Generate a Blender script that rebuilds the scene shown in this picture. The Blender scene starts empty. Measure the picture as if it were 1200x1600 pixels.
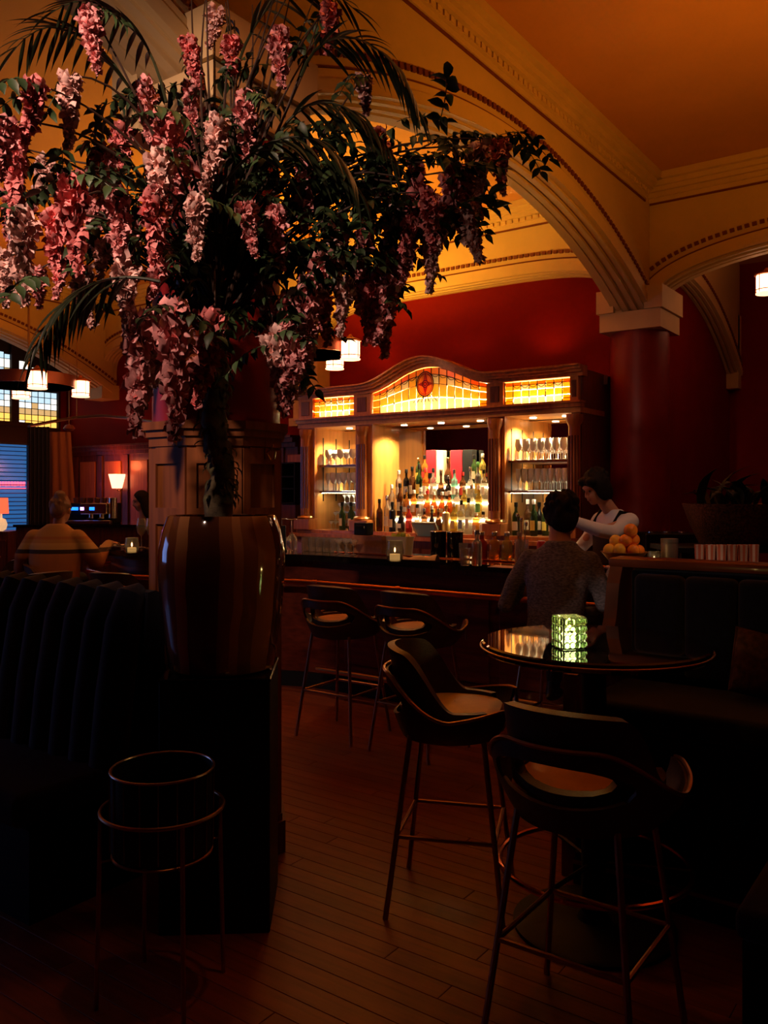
import bpy, bmesh, math, random
from mathutils import Vector, Matrix, Euler
random.seed(7)
PI = math.pi
sc = bpy.context.scene
COL = sc.collection
# ---------------------------------------------------------------- camera
F = 1320.0                     # focal length in pixels of the 1200x1600 frame
TH = math.radians(35.88)
CX, CY, CZ = 2.87, -8.32, 1.60
cam = bpy.data.cameras.new('camera')
cam.sensor_fit = 'VERTICAL'; cam.sensor_height = 36.0
cam.lens = F / 1600.0 * 36.0
cam.shift_y = -30.0 / 1600.0
cam.clip_start = 0.05
camo = bpy.data.objects.new('camera', cam); COL.objects.link(camo)
camo.location = (CX, CY, CZ); camo.rotation_euler = (PI/2, 0, TH)
sc.camera = camo
# ---------------------------------------------------------------- world, view
w = bpy.data.worlds.new('world'); sc.world = w; w.use_nodes = True
w.node_tree.nodes['Background'].inputs[0].default_value = (0.30, 0.36, 0.6, 1)
w.node_tree.nodes['Background'].inputs[1].default_value = 0.0012
vs = sc.view_settings
vs.view_transform = 'Standard'; vs.look = 'None'; vs.gamma = 1.0; vs.use_curve_mapping = False
vs.exposure = 0.0
sc.cycles.max_bounces = 10; sc.cycles.transmission_bounces = 8; sc.cycles.transparent_max_bounces = 12
sc.cycles.sample_clamp_indirect = 4.0; sc.cycles.caustics_reflective = False; sc.cycles.caustics_refractive = False
# ---------------------------------------------------------------- pixel -> room
ct, st = math.cos(TH), math.sin(TH)
def C2R(xc, zc):               # camera-plan coordinates to room XY
    return (CX + ct*xc - st*zc, CY + st*xc + ct*zc)
def D(u, depth): return C2R((u-600.0)/F*depth, depth)
def G(u, v, h):
    z = F*(CZ-h)/(v-770.0); return D(u, z)
def HH(v, depth): return CZ - (v-770.0)*depth/F
def FX(u, Y):                  # X where the ray of column u meets the plane Y
    k = (u-600.0)/F; z = (Y-CY)/(st*k + ct); return C2R(k*z, z)[0]
def FZ(u, Y):
    k = (u-600.0)/F; return (Y-CY)/(st*k + ct)
# ---------------------------------------------------------------- lights
def light(kind, loc, power, color, size=0.1, aim=None, spot=None, blend=0.6, name='lamp_light'):
    l = bpy.data.lights.new(name, kind); l.energy = power; l.color = color
    if kind == 'AREA': l.size = size
    else: l.shadow_soft_size = size
    if kind == 'SPOT': l.spot_size = math.radians(spot); l.spot_blend = blend
    o = bpy.data.objects.new(name, l); COL.objects.link(o); o.location = loc
    if aim is not None:
        o.rotation_euler = (Vector(aim)-Vector(loc)).to_track_quat('-Z', 'Y').to_euler()
    return o
WARM = (1.0, 0.50, 0.13); ORG = (1.0, 0.40, 0.06); WHT = (1.0, 0.80, 0.52)
LIGHTS_TODO = []
# unseen spots without fixtures: flowers and stool seat inferred, floor and bar added
fx, fy = C2R(-1.9, 0.9)
light('SPOT', (fx, fy, 3.6), 390, (1.0, 0.60, 0.44), 0.05, aim=(*D(190, 3.1), 2.70), spot=47, blend=0.9, name='unseen_spot')
fx, fy = C2R(-0.1, 2.6)
light('SPOT', (fx, fy, 4.4), 32, (1.0, 0.30, 0.07), 0.06, aim=(*D(500, 4.4), 0.0), spot=70, name='unseen_spot')  # added fill for the floor
light('SPOT', (2.3, -3.8, 4.55), 70, (1.0, 0.62, 0.40), 0.06, aim=(0.75, -2.6, 1.3), spot=34, name='unseen_spot')  # added fill for the bartender's face and shirt
light('SPOT', (-1.4, -3.2, 4.6), 100, (1.0, 0.55, 0.28), 0.06, aim=(-1.6, -1.9, 1.5), spot=62, name='unseen_spot')  # added fill along the bar top and cabinet front
light('SPOT', (-2.75, -5.2, 4.6), 66, (1.0, 0.52, 0.24), 0.06, aim=(-3.5, -3.9, 1.1), spot=40, name='unseen_spot')  # added fill for the woman at the rounded bar end
light('SPOT', (0.75, -5.0, 4.3), 26, (1.0, 0.62, 0.18), 0.05, aim=(1.22, -5.46, 0.78), spot=11, name='unseen_spot')
# uplighting pendant of the near bay, just right of the frame
light('SPOT', (2.05, -3.2, 2.9), 82, (1.0, 0.32, 0.018), 0.25, aim=(1.9, -3.1, 5), spot=165, blend=0.5, name='pendant_uplight')

# ---------------------------------------------------------------- mesh builder
class MB:
    def __init__(s): s.v = []; s.f = []
    def add(s, vs, fs, M=None):
        o = len(s.v)
        if M is not None: vs = [tuple(M @ Vector(p)) for p in vs]
        s.v += [tuple(p) for p in vs]; s.f += [tuple(o+i for i in f) for f in fs]
        return s
    def box(s, c, d, rz=0, M=None):
        x, y, z = d[0]/2, d[1]/2, d[2]/2
        vs = [(-x,-y,-z),(x,-y,-z),(x,y,-z),(-x,y,-z),(-x,-y,z),(x,-y,z),(x,y,z),(-x,y,z)]
        fs = [(0,3,2,1),(4,5,6,7),(0,1,5,4),(1,2,6,5),(2,3,7,6),(3,0,4,7)]
        T = Matrix.Translation(c) @ Matrix.Rotation(rz, 4, 'Z')
        if M is not None: T = M @ T
        return s.add(vs, fs, T)
    def bb(s, x0, x1, y0, y1, z0, z1): return s.box(((x0+x1)/2,(y0+y1)/2,(z0+z1)/2),(abs(x1-x0),abs(y1-y0),abs(z1-z0)))
    def rbox(s, c, d, r=0.01, seg=2, rz=0, M=None):
        bm = bmesh.new(); bmesh.ops.create_cube(bm, size=1)
        for v in bm.verts: v.co = Vector((v.co.x*d[0], v.co.y*d[1], v.co.z*d[2]))
        bmesh.ops.bevel(bm, geom=bm.edges[:], offset=min(r, min(d)*0.49), segments=seg, affect='EDGES', profile=0.5)
        T = Matrix.Translation(c) @ Matrix.Rotation(rz, 4, 'Z')
        if M is not None: T = M @ T
        bm.verts.index_update()
        s.add([v.co[:] for v in bm.verts], [[v.index for v in f.verts] for f in bm.faces], T); bm.free(); return s
    def lathe(s, prof, n=20, c=(0,0,0), M=None, a0=0, a1=2*PI):
        full = abs(a1-a0-2*PI) < 1e-6; m = n if full else n+1
        vs = []; fs = []
        for (r, z) in prof:
            for i in range(m):
                a = a0+(a1-a0)*i/n; vs.append((c[0]+r*math.cos(a), c[1]+r*math.sin(a), c[2]+z))
        for j in range(len(prof)-1):
            for i in range(n):
                i2 = (i+1) % m if full else i+1
                fs.append((j*m+i, j*m+i2, (j+1)*m+i2, (j+1)*m+i))
        if full:
            if prof[0][0] > 1e-6: fs.append(tuple(range(m-1,-1,-1)))
            if prof[-1][0] > 1e-6: fs.append(tuple((len(prof)-1)*m+i for i in range(m)))
        return s.add(vs, fs, M)
    def tube(s, pts, r, n=8, closed=False, M=None, flat=None):
        P = [Vector(p) for p in pts]; N = len(P)
        R = r if isinstance(r, (list, tuple)) else [r]*N
        vs = []; fs = []; up = None
        for i in range(N):
            if closed: t = P[(i+1) % N]-P[i-1]
            else: t = P[min(i+1,N-1)]-P[max(i-1,0)]
            if t.length < 1e-9: t = Vector((0,0,1))
            t.normalize()
            if up is None: up = Vector((0,0,1)) if abs(t.z) < 0.9 else Vector((1,0,0))
            a = up - t*up.dot(t)
            if a.length < 1e-6: a = t.orthogonal()
            a.normalize(); b = t.cross(a); up = a
            for k in range(n):
                q = 2*PI*k/n; vs.append(tuple(P[i]+(a*math.cos(q)*(flat or 1)+b*math.sin(q))*R[i]))
        for i in range(N if closed else N-1):
            j = (i+1) % N
            for k in range(n):
                k2 = (k+1) % n; fs.append((i*n+k, i*n+k2, j*n+k2, j*n+k))
        if not closed:
            fs.append(tuple(range(n-1,-1,-1))); fs.append(tuple((N-1)*n+k for k in range(n)))
        return s.add(vs, fs, M)
    def prism(s, poly, h0, h1, M=None):          # poly in XY, extruded in Z
        n = len(poly)
        vs = [(x,y,h0) for x,y in poly]+[(x,y,h1) for x,y in poly]
        fs = [tuple(range(n-1,-1,-1)), tuple(range(n,2*n))]+[(i,(i+1)%n,n+(i+1)%n,n+i) for i in range(n)]
        return s.add(vs, fs, M)
    def grid(s, fn, nu, nv, M=None, closeu=False):
        vs = [fn(i/(nu), j/(nv)) for j in range(nv+1) for i in range(nu+(0 if closeu else 1))]
        w = nu if closeu else nu+1
        fs = [(j*w+i, j*w+(i+1)%w, (j+1)*w+(i+1)%w, (j+1)*w+i) for j in range(nv) for i in range(nu)]
        return s.add(vs, fs, M)
    def ell(s, c, r, n=12, m=8, M=None):
        vs = [(c[0], c[1], c[2]-r[2])]; fs = []
        for j in range(1, m):
            p = -PI/2+PI*j/m
            for i in range(n):
                a = 2*PI*i/n; vs.append((c[0]+r[0]*math.cos(p)*math.cos(a), c[1]+r[1]*math.cos(p)*math.sin(a), c[2]+r[2]*math.sin(p)))
        vs.append((c[0], c[1], c[2]+r[2])); L = len(vs)-1
        for i in range(n):
            fs.append((0, 1+(i+1)%n, 1+i)); fs.append((L, L-n+i, L-n+(i+1)%n))
        for j in range(m-2):
            for i in range(n):
                fs.append((1+j*n+i, 1+j*n+(i+1)%n, 1+(j+1)*n+(i+1)%n, 1+(j+1)*n+i))
        return s.add(vs, fs, M)
    def mesh(s, name, smooth=True, ang=38, solid=None):
        me = bpy.data.meshes.new(name); me.from_pydata(s.v, [], s.f); me.update()
        bm = bmesh.new(); bm.from_mesh(me); bmesh.ops.recalc_face_normals(bm, faces=bm.faces[:])
        if solid:
            bmesh.ops.solidify(bm, geom=bm.faces[:], thickness=solid)
            bmesh.ops.recalc_face_normals(bm, faces=bm.faces[:])
        bm.to_mesh(me); bm.free()
        if smooth:
            me.polygons.foreach_set('use_smooth', [True]*len(me.polygons)); me.set_sharp_from_angle(angle=math.radians(ang))
        return me
    def build(s, name, mat, parent=None, **k):
        me = s.mesh(name, **k); me.materials.append(mat)
        o = bpy.data.objects.new(name, me); COL.objects.link(o)
        if parent is not None: o.parent = parent
        return o
def tag(o, label=None, cat=None, group=None, kind=None):
    if label: o['label'] = label
    if cat: o['category'] = cat
    if group: o['group'] = group
    if kind: o['kind'] = kind
    return o
def thing(name, label, cat, loc=(0,0,0), rz=0, group=None):
    o = bpy.data.objects.new(name, None); COL.objects.link(o)
    o.location = loc; o.rotation_euler = (0,0,rz); o.empty_display_size = 0.1
    return tag(o, label, cat, group)
def setting(name, mat, mb, label=None, parent=None, **k):
    o = mb.build(name, mat, parent, **k)
    if parent is None: tag(o, label, None, None, 'structure')
    return o
def copy_tree(o, parent=None):
    c = o.copy(); COL.objects.link(c)
    if parent is not None: c.parent = parent
    for ch in list(o.children): copy_tree(ch, c)
    return c
def ORD(i): return ['first','second','third','fourth','fifth','sixth','seventh','eighth','ninth','tenth','eleventh','twelfth','thirteenth','fourteenth','fifteenth','sixteenth','seventeenth','eighteenth','nineteenth','twentieth'][i]
# ---------------------------------------------------------------- materials
MATS = {}
def mat(name, col, rough=0.5, metal=0.0, var=0.0, scale=8.0, stretch=(1,1,1), bump=0.0, bscale=None, trans=0.0, ior=1.45, emis=0.0, ecol=None, coat=0.0, col2=None, sub=0.0, alpha=1.0, spec=0.5, sheen=0.0):
    if name in MATS: return MATS[name]
    m = bpy.data.materials.new(name); m.use_nodes = True; nt = m.node_tree
    b = nt.nodes['Principled BSDF']
    I = b.inputs
    I['Base Color'].default_value = (*col, 1); I['Roughness'].default_value = rough; I['Metallic'].default_value = metal
    I['Transmission Weight'].default_value = trans; I['IOR'].default_value = ior; I['Coat Weight'].default_value = coat
    I['Specular IOR Level'].default_value = spec; I['Alpha'].default_value = alpha; I['Sheen Weight'].default_value = sheen
    if emis: I['Emission Color'].default_value = (*(ecol or col), 1); I['Emission Strength'].default_value = emis
    if var > 0 or col2 or bump > 0:
        tc = nt.nodes.new('ShaderNodeTexCoord'); mp = nt.nodes.new('ShaderNodeMapping')
        mp.inputs['Scale'].default_value = stretch; nt.links.new(tc.outputs['Object'], mp.inputs['Vector'])
        nz = nt.nodes.new('ShaderNodeTexNoise'); nz.inputs['Scale'].default_value = scale; nz.inputs['Detail'].default_value = 5
        nt.links.new(mp.outputs['Vector'], nz.inputs['Vector'])
        if var > 0 or col2:
            rp = nt.nodes.new('ShaderNodeValToRGB')
            c2 = col2 or tuple(max(0, c*(1-var)) for c in col); c1 = tuple(min(1, c*(1+var*0.6)) for c in col)
            rp.color_ramp.elements[0].position = 0.33; rp.color_ramp.elements[1].position = 0.68
            rp.color_ramp.elements[0].color = (*c2, 1); rp.color_ramp.elements[1].color = (*c1, 1)
            nt.links.new(nz.outputs['Fac'], rp.inputs['Fac']); nt.links.new(rp.outputs['Color'], I['Base Color'])
        if bump > 0:
            bz = nz
            if bscale:
                bz = nt.nodes.new('ShaderNodeTexNoise'); bz.inputs['Scale'].default_value = bscale; bz.inputs['Detail'].default_value = 4
                nt.links.new(mp.outputs['Vector'], bz.inputs['Vector'])
            bp = nt.nodes.new('ShaderNodeBump'); bp.inputs['Strength'].default_value = bump; bp.inputs['Distance'].default_value = 0.01
            nt.links.new(bz.outputs['Fac'], bp.inputs['Height']); nt.links.new(bp.outputs['Normal'], I['Normal'])
    MATS[name] = m; return m
def translucent(name, col, mixd=0.3, rough=0.25):
    if name in MATS: return MATS[name]
    m = bpy.data.materials.new(name); m.use_nodes = True; nt = m.node_tree; nt.nodes.clear()
    o = nt.nodes.new('ShaderNodeOutputMaterial'); t = nt.nodes.new('ShaderNodeBsdfTranslucent'); g = nt.nodes.new('ShaderNodeBsdfGlossy')
    t.inputs['Color'].default_value = (*col, 1); g.inputs['Roughness'].default_value = rough
    mx = nt.nodes.new('ShaderNodeMixShader'); mx.inputs[0].default_value = 0.06
    nt.links.new(t.outputs[0], mx.inputs[1]); nt.links.new(g.outputs[0], mx.inputs[2]); nt.links.new(mx.outputs[0], o.inputs[0])
    MATS[name] = m; return m
CREAM = mat('cream_plaster', (0.62, 0.44, 0.20), 0.75, var=0.06, scale=3, bump=0.08, bscale=60)
CREAM2 = mat('cream_trim', (0.66, 0.47, 0.22), 0.6, var=0.05, scale=5)
LINE = mat('brown_pinstripe', (0.16, 0.035, 0.008), 0.7)
REDW = mat('red_wall_paint', (0.22, 0.007, 0.005), 0.8, spec=0.15, var=0.08, scale=2.5, bump=0.06, bscale=70)
REDC = mat('red_column_paint', (0.24, 0.010, 0.008), 0.45, var=0.08, scale=3)
WOOD = mat('stained_wood', (0.44, 0.15, 0.033), 0.34, var=0.28, scale=4, stretch=(7, 7, 0.6), coat=0.1)
WOODP = mat('column_base_wood', (0.25, 0.078, 0.022), 0.38, var=0.3, scale=4, stretch=(7, 7, 0.6), coat=0.1)
WOODD = mat('dark_stained_wood', (0.13, 0.035, 0.012), 0.33, var=0.45, scale=5, stretch=(9, 9, 0.8), coat=0.25)
WOODL = mat('honey_wood_panel', (0.56, 0.25, 0.06), 0.35, var=0.18, scale=3, stretch=(6, 6, 0.5), coat=0.1)
WOODH = mat('bar_wood_panel', (0.12, 0.022, 0.010), 0.28, var=0.4, scale=4, stretch=(0.8, 8, 8), coat=0.3)
FLOORM = [mat('floor_plank_%d' % i, c, 0.42, var=0.22, scale=6, stretch=(0.7, 9, 9), bump=0.05) for i, c in enumerate([(0.19,0.042,0.012),(0.175,0.038,0.011),(0.205,0.046,0.013),(0.16,0.034,0.010)])]
BLACK = mat('black_lacquer', (0.005,0.005,0.006), 0.55, spec=0.25)
STONE = mat('black_polished_stone', (0.010,0.007,0.006), 0.07, var=0.5, scale=20, coat=0.3)
TOPM = mat('polished_table_top', (0.008,0.004,0.003), 0.03, var=0.5, scale=7, stretch=(1,6,1), coat=0.6)
COPPER = mat('copper_tube', (0.80,0.27,0.09), 0.20, 1.0)
BRASS = mat('aged_brass', (0.62,0.36,0.14), 0.28, 1.0)
BRASSD = mat('dark_bronze_tube', (0.42,0.24,0.13), 0.34, 1.0)
STEEL = mat('brushed_steel', (0.65,0.63,0.60), 0.25, 1.0)
MIRROR = mat('mirror_glass', (0.80,0.76,0.70), 0.015, 1.0)
NAVY = mat('navy_velvet', (0.010,0.012,0.030), 0.9, var=0.3, scale=30, sheen=0.2, spec=0.2)
LEATH = mat('brown_leather', (0.060,0.022,0.008), 0.42, var=0.25, scale=25, bump=0.12, bscale=160)
TANL = mat('tan_leather_seat', (0.58,0.25,0.04), 0.45, var=0.15, scale=10, bump=0.08, bscale=140)
GLASS = mat('clear_glass', (1,0.93,0.80), 0.04, trans=0.86, ior=1.4)
GLASSB = mat('glare_white_glass', (0.98,0.96,0.90), 0.10, trans=0.28, ior=1.3)  # shelf glasses: near-white body stands in for the glare of cabinet light
WAX = mat('candle_wax', (1,0.8,0.45), 0.6, emis=1.0, ecol=(1.0,0.62,0.20))
FLAME = mat('flame', (1,0.8,0.4), 0.6, emis=90, ecol=(1.0,0.70,0.28))
# ================================================================ STRUCTURE
CEIL = 4.64
FLOORBASE = setting('floor', mat('floor_gap', (0.09,0.022,0.007), 0.8), MB().bb(-10,6.2,-12.2,4,-0.12,-0.012), 'worn reddish brown wooden plank floor of the bar room')
# planks: the ones in view singly, the rest joined
PW = 0.088
plank_meshes = {}
def plank_mesh(L, k):
    key = (round(L,2), k)
    if key not in plank_meshes:
        b = MB(); b.rbox((0,0,0), (L-0.002, PW-0.0022, 0.012), 0.0012, 1)
        me = b.mesh('plank', smooth=False); me.materials.append(FLOORM[k]); plank_meshes[key] = me
    return plank_meshes[key]
rest = MB(); rr = random.Random(3)
y = -8.3; row = 0
while y < 4.0:
    x = -4.2 - rr.random()*1.5
    inview = -7.0 < y < -3.05
    while x < 3.6:
        L = rr.choice([1.2,1.5,1.8,2.1])
        if inview and x+L > -1.3 and x < 2.6:
            o = bpy.data.objects.new('plank', plank_mesh(L, rr.randrange(4))); COL.objects.link(o)
            o.location = (x+L/2, y, -0.006); o.parent = FLOORBASE
        else:
            rest.bb(x+0.0015, x+L-0.0015, y-PW/2+0.002, y+PW/2-0.002, -0.012, 0)
        x += L
    y += PW; row += 1
o = rest.build('remaining_planks', FLOORM[1], FLOORBASE, smooth=False); o['kind'] = 'stuff'

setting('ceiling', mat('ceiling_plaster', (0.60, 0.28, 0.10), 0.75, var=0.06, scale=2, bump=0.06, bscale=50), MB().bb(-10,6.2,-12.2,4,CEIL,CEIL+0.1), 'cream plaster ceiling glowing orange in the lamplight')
setting('wall_back', REDW, MB().bb(-9.7,-0.02,0,0.2,0,CEIL), 'deep red painted wall behind the bottle cabinet')
setting('wall_left', REDW, MB().bb(-9.9,-9.7,-12.2,0.2,0,CEIL), 'dark red wall holding the stained glass window')
setting('wall_front', REDW, MB().bb(-9.7,6.2,-12.3,-12.1,0,CEIL))
setting('wall_right', REDW, MB().bb(6.0,6.2,-12.1,3.8,0,CEIL))
setting('wall_recess_side', REDW, MB().bb(-0.22,-0.02,0.21,3.62,0,CEIL), 'dark red side wall behind the right hand column')
setting('wall_recess_back', REDW, MB().bb(-0.02,6.0,3.6,3.8,0,CEIL), 'dark red far wall at the right edge')

def pos(ax, s, off, c, z): return (c+off, s, z) if ax == 'y' else (s, c+off, z)
def strip(mb, ax, c, S, Z0, Z1, o0, o1):
    """solid strip following samples S between heights Z0..Z1 and offsets o0..o1"""
    n = len(S); vs = []
    for i in range(n):
        vs += [pos(ax,S[i],o0,c,Z0[i]), pos(ax,S[i],o1,c,Z0[i]), pos(ax,S[i],o1,c,Z1[i]), pos(ax,S[i],o0,c,Z1[i])]
    fs = []
    for i in range(n-1):
        a = 4*i; b = a+4
        for k in range(4):
            k2 = (k+1) % 4; fs.append((a+k, a+k2, b+k2, b+k))
    fs += [(0,1,2,3), (4*(n-1)+3,4*(n-1)+2,4*(n-1)+1,4*(n-1))]
    mb.add(vs, fs)
def offs_curve(S, Z, d):
    """curve offset upward/outward by d along its normal"""
    out = []
    for i in range(len(S)):
        a = max(i-1,0); b = min(i+1,len(S)-1)
        tx, tz = S[b]-S[a], Z[b]-Z[a]; L = math.hypot(tx,tz) or 1
        out.append((S[i]-tz/L*d, Z[i]+tx/L*d))
    return out
def arch_beam(name, label, ax, c, half, S, Z, sides=(-1,1), zt=CEIL-0.005, mould=True):
    b = MB(); strip(b, ax, c, S, Z, [zt]*len(S), -half, half)
    root = setting(name, CREAM, b, label, ang=25)
    # soffit bands
    if mould:
        m = MB()
        for (o0, o1, dz) in ((-half*0.92,-half*0.62,0.018), (-half*0.45,-half*0.12,0.03), (half*0.12,half*0.45,0.03), (half*0.62,half*0.92,0.018)):
            strip(m, ax, c, S, [z-dz for z in Z], [z+0.01 for z in Z], o0, o1)
        m.build('soffit_moulding', CREAM2, root, ang=25)
    for sd in sides:
        f = half*sd
        m = MB(); ln = MB(); dn = MB()
        for (d0, d1, t) in ((0.0,0.07,0.035),(0.07,0.12,0.022)):
            A = offs_curve(S,Z,d0); B = offs_curve(S,Z,d1)
            n = len(S); vs = []
            for i in range(n):
                for (p, o) in ((A[i],f),(A[i],f+sd*t),(B[i],f+sd*t),(B[i],f)):
                    vs.append(pos(ax,p[0],o,c,p[1]))
            fs = [(4*i+k,4*i+(k+1)%4,4*i+4+(k+1)%4,4*i+4+k) for i in range(n-1) for k in range(4)]+[(0,1,2,3),(4*n-1,4*n-2,4*n-3,4*n-4)]
            m.add(vs, fs)
        m.build('face_moulding', CREAM2, root, ang=25)
        for d0 in (0.128,):
            A = offs_curve(S,Z,d0); B = offs_curve(S,Z,d0+0.012); vs = []
            for i in range(len(S)):
                for (p, o) in ((A[i],f),(A[i],f+sd*0.006),(B[i],f+sd*0.006),(B[i],f)): vs.append(pos(ax,p[0],o,c,p[1]))
            fs = [(4*i+k,4*i+(k+1)%4,4*i+4+(k+1)%4,4*i+4+k) for i in range(len(S)-1) for k in range(4)]
            ln.add(vs, fs)
        ln.build('pinstripe', LINE, root)
        # bead row
        A = offs_curve(S,Z,0.20); acc = 0.0
        for i in range(len(A)-1):
            p, q = Vector(A[i]), Vector(A[i+1]); L = (q-p).length; t = (0.065-acc) if acc > 0 else 0
            d = (q-p)/L if L else Vector((1,0))
            while t < L:
                w_ = p+d*t; a = math.atan2(d.y, d.x)
                if ax == 'y':
                    M = Matrix.Translation((c+f+sd*0.008, w_.x, w_.y)) @ Matrix.Rotation(a,4,'X'); dn.box((0,0,0),(0.016,0.040,0.034),M=M)
                else:
                    M = Matrix.Translation((w_.x, c+f+sd*0.008, w_.y)) @ Matrix.Rotation(-a,4,'Y'); dn.box((0,0,0),(0.040,0.016,0.034),M=M)
                t += 0.065
            acc = (acc+L) % 0.065
        dn.build('bead_row', LINE, root, smooth=False)['kind'] = 'stuff'
    return root
def cornice(ax, c, face, sd, s0, s1, root):
    """stepped cornice under the ceiling on the face at offset face, sticking out to side sd"""
    m = MB(); ln = MB(); dn = MB()
    for (z0, z1, t) in ((4.405,4.445,0.025),(4.445,4.49,0.05),(4.49,4.53,0.085),(4.53,4.575,0.12),(4.575,CEIL-0.002,0.17)):
        strip(m, ax, c, [s0,s1], [z0,z0], [z1,z1], face, face+sd*t)
    m.build('cornice', CREAM2, root)
    strip(ln, ax, c, [s0,s1], [4.388,4.388], [4.405,4.405], face, face+sd*0.012)
    ln.build('cornice_pinstripe', LINE, root)
    s = min(s0,s1)+0.05
    while s < max(s0,s1):
        strip(dn, ax, c, [s,s+0.035], [4.45]*2, [4.486]*2, face, face+sd*0.06); s += 0.075
    dn.build('cornice_dentils', CREAM2, root, smooth=False)['kind'] = 'stuff'
def lin(a, b, n): return [a+(b-a)*i/n for i in range(n+1)]
# main arch between the flower column and the far column (runs in Y at X = 0)
YA = -5.65; BH = 0.15
S = lin(YA+0.16, -0.16, 44); Z = [4.0-0.087*(s+2.9)**2 for s in S]
ab = arch_beam('trim_1', 'broad cream plaster arch rising to the far red column', 'y', 0.0, BH, S, Z)
cornice('y', 0.0, BH, 1, -11.5, -0.3, ab); cornice('y', 0.0, -BH, -1, -11.5, -0.3, ab)
S = lin(YA-5.6, YA-0.16, 44); Z = [4.0-0.087*(s-YA+2.9)**2 for s in S]
arch_beam('trim_2', 'cream plaster arch springing towards the camera above the flowers', 'y', 0.0, BH, S, Z)
# blocks above the columns where the beams meet
for n_, yy in (('trim_3', 0.0), ('trim_4', YA)):
    setting(n_, CREAM, MB().bb(-BH,BH,yy-BH,yy+BH,3.36,CEIL-0.004), 'square cream pier above the %s column' % ('far red' if yy == 0 else 'flower side'))
def sup(s, a, b, z0, z1, p):
    t = abs((s-(a+b)/2)/((b-a)/2)); t = min(1, t); return z0+(z1-z0)*(1-t**p)**(1/p)
# wall arch over the bottle cabinet (runs in X)
def dense(a, b, n): return [(a+b)/2-(b-a)/2*math.cos(PI*i/n) for i in range(n+1)]
S = dense(-4.2+0.2, -BH, 56); Z = [sup(s, -4.2+0.2, -BH, 3.30, 3.90, 4.5) for s in S]
wa = arch_beam('trim_5', 'cream wall arch with bead moulding above the bottle cabinet', 'x', -0.12, 0.12, S, Z, sides=(-1,))
cornice('x', -0.12, -0.12, -1, -9.6, -BH, wa)
S = dense(-8.35, -4.2-0.2, 56); Z = [sup(s, -8.35, -4.4, 3.30, 3.90, 4.5) for s in S]
arch_beam('trim_6', 'cream wall arch left of the bottle cabinet', 'x', -0.12, 0.12, S, Z, sides=(-1,))
setting('trim_7', CREAM, MB().bb(-4.4,-4.0,-0.25,-0.001,2.55,CEIL-0.004).bb(-4.44,-3.96,-0.29,-0.001,2.45,2.55), 'slim cream wall pier at the left end of the bottle cabinet')
# right hand beam from the far column
S = dense(BH, 5.2, 60); Z = [sup(s, BH-0.02, 5.2, 3.32, 3.90, 2.7) for s in S]
rb = arch_beam('trim_8', 'cream plaster arch running right from the far red column', 'x', 0.0, BH, S, Z)
cornice('x', 0.0, -BH, -1, BH, 6.0, rb)
# half arch on the recess side wall
S = lin(0.30, 3.5, 40); Z = [3.98-0.83*max(0,(s-0.9)/2.6)**2.2 - (0.5*((0.9-s)/0.6)**2 if s < 0.9 else 0) for s in S]
ha = arch_beam('trim_9', 'cream half arch sweeping down behind the far red column', 'y', 0.03, 0.10, S, Z, sides=(1,))
MB().bb(-0.02,0.13,3.42,3.59,2.98,3.95).build('corbel', CREAM, ha)
# left bay beam
S = lin(-6.5, -0.12, 50); Z = [4.02-0.092*(s+3.2)**2 if s > -3.2 else 4.02-0.092*(s+3.2)**2 for s in S]
lb = arch_beam('trim_10', 'cream plaster arch in front of the stained glass window', 'y', -8.5, 0.2, S, Z, sides=(1,))
MB().bb(-8.72,-8.28,-0.32,-0.001,3.06,3.28).build('corbel', CREAM2, lb)
cornice('y', -8.5, 0.2, 1, -11.5, -0.1, lb)

# ---------------------------------------------------------------- columns
def column(name, label, x, y, shaft_from):
    root = thing(name, label, 'column', (x,y,0)); root['kind'] = 'structure'
    MB().lathe([(0.285,shaft_from),(0.285,3.10),(0.278,3.18)], 40).build('shaft', REDC, root)
    MB().bb(-0.30,0.30,-0.30,0.30,3.18,3.36).build('capital', CREAM2, root, smooth=False)
    for sx_ in (-1,1): MB().bb(sx_*0.151,sx_*0.325,-0.325,0.325,3.361,3.58).build('capital_block', CREAM2, root, smooth=False)
    return root
column('red_column', 'round dark red column with cream capital right of the bottle cabinet', 0, 0, 0)
ca = column('red_column', 'round dark red column on a panelled wooden base behind the vase', 0, YA, 1.9)
def octo(r, z0, z1):
    return [(r/math.cos(PI/8)*math.cos(PI/8+k*PI/4), r/math.cos(PI/8)*math.sin(PI/8+k*PI/4)) for k in range(8)], z0, z1
b = MB()
b.prism(*octo(0.275,0.0,1.84)); b.build('octagonal_base', WOODP, ca, smooth=False)
MB().prism(*octo(0.305,0.0,0.14)).prism(*octo(0.292,0.14,0.17)).build('plinth', WOODD, ca, smooth=False)
MB().prism(*octo(0.287,1.80,1.84)).prism(*octo(0.30,1.84,1.87)).prism(*octo(0.315,1.87,1.905)).build('cap_moulding', WOODP, ca, smooth=False)
for k in range(8):
    a = k*PI/4; M = Matrix.Rotation(a,4,'Z') @ Matrix.Translation((0.275,0,0))
    sw = 0.275*2*math.tan(PI/8)
    # stiles and rails frame a recessed panel
    m = MB()
    for yy in (-sw/2+0.02, sw/2-0.02): m.box((0.006,yy,0.98),(0.013,0.04,1.62),M=M)
    for zz in (0.21,0.80,1.50,1.76): m.box((0.006,0,zz),(0.0129,sw-0.08,0.07),M=M)
    m.build('panel_frame', WOODP, ca, smooth=False)
    MB().rbox((0.003,0,1.15),(0.008,sw-0.105,0.58),0.003,1,M=M).build('panel', WOODP, ca, smooth=False)
    MB().rbox((0.003,0,0.505),(0.008,sw-0.105,0.47),0.003,1,M=M).build('panel', WOODP, ca, smooth=False)
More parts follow.
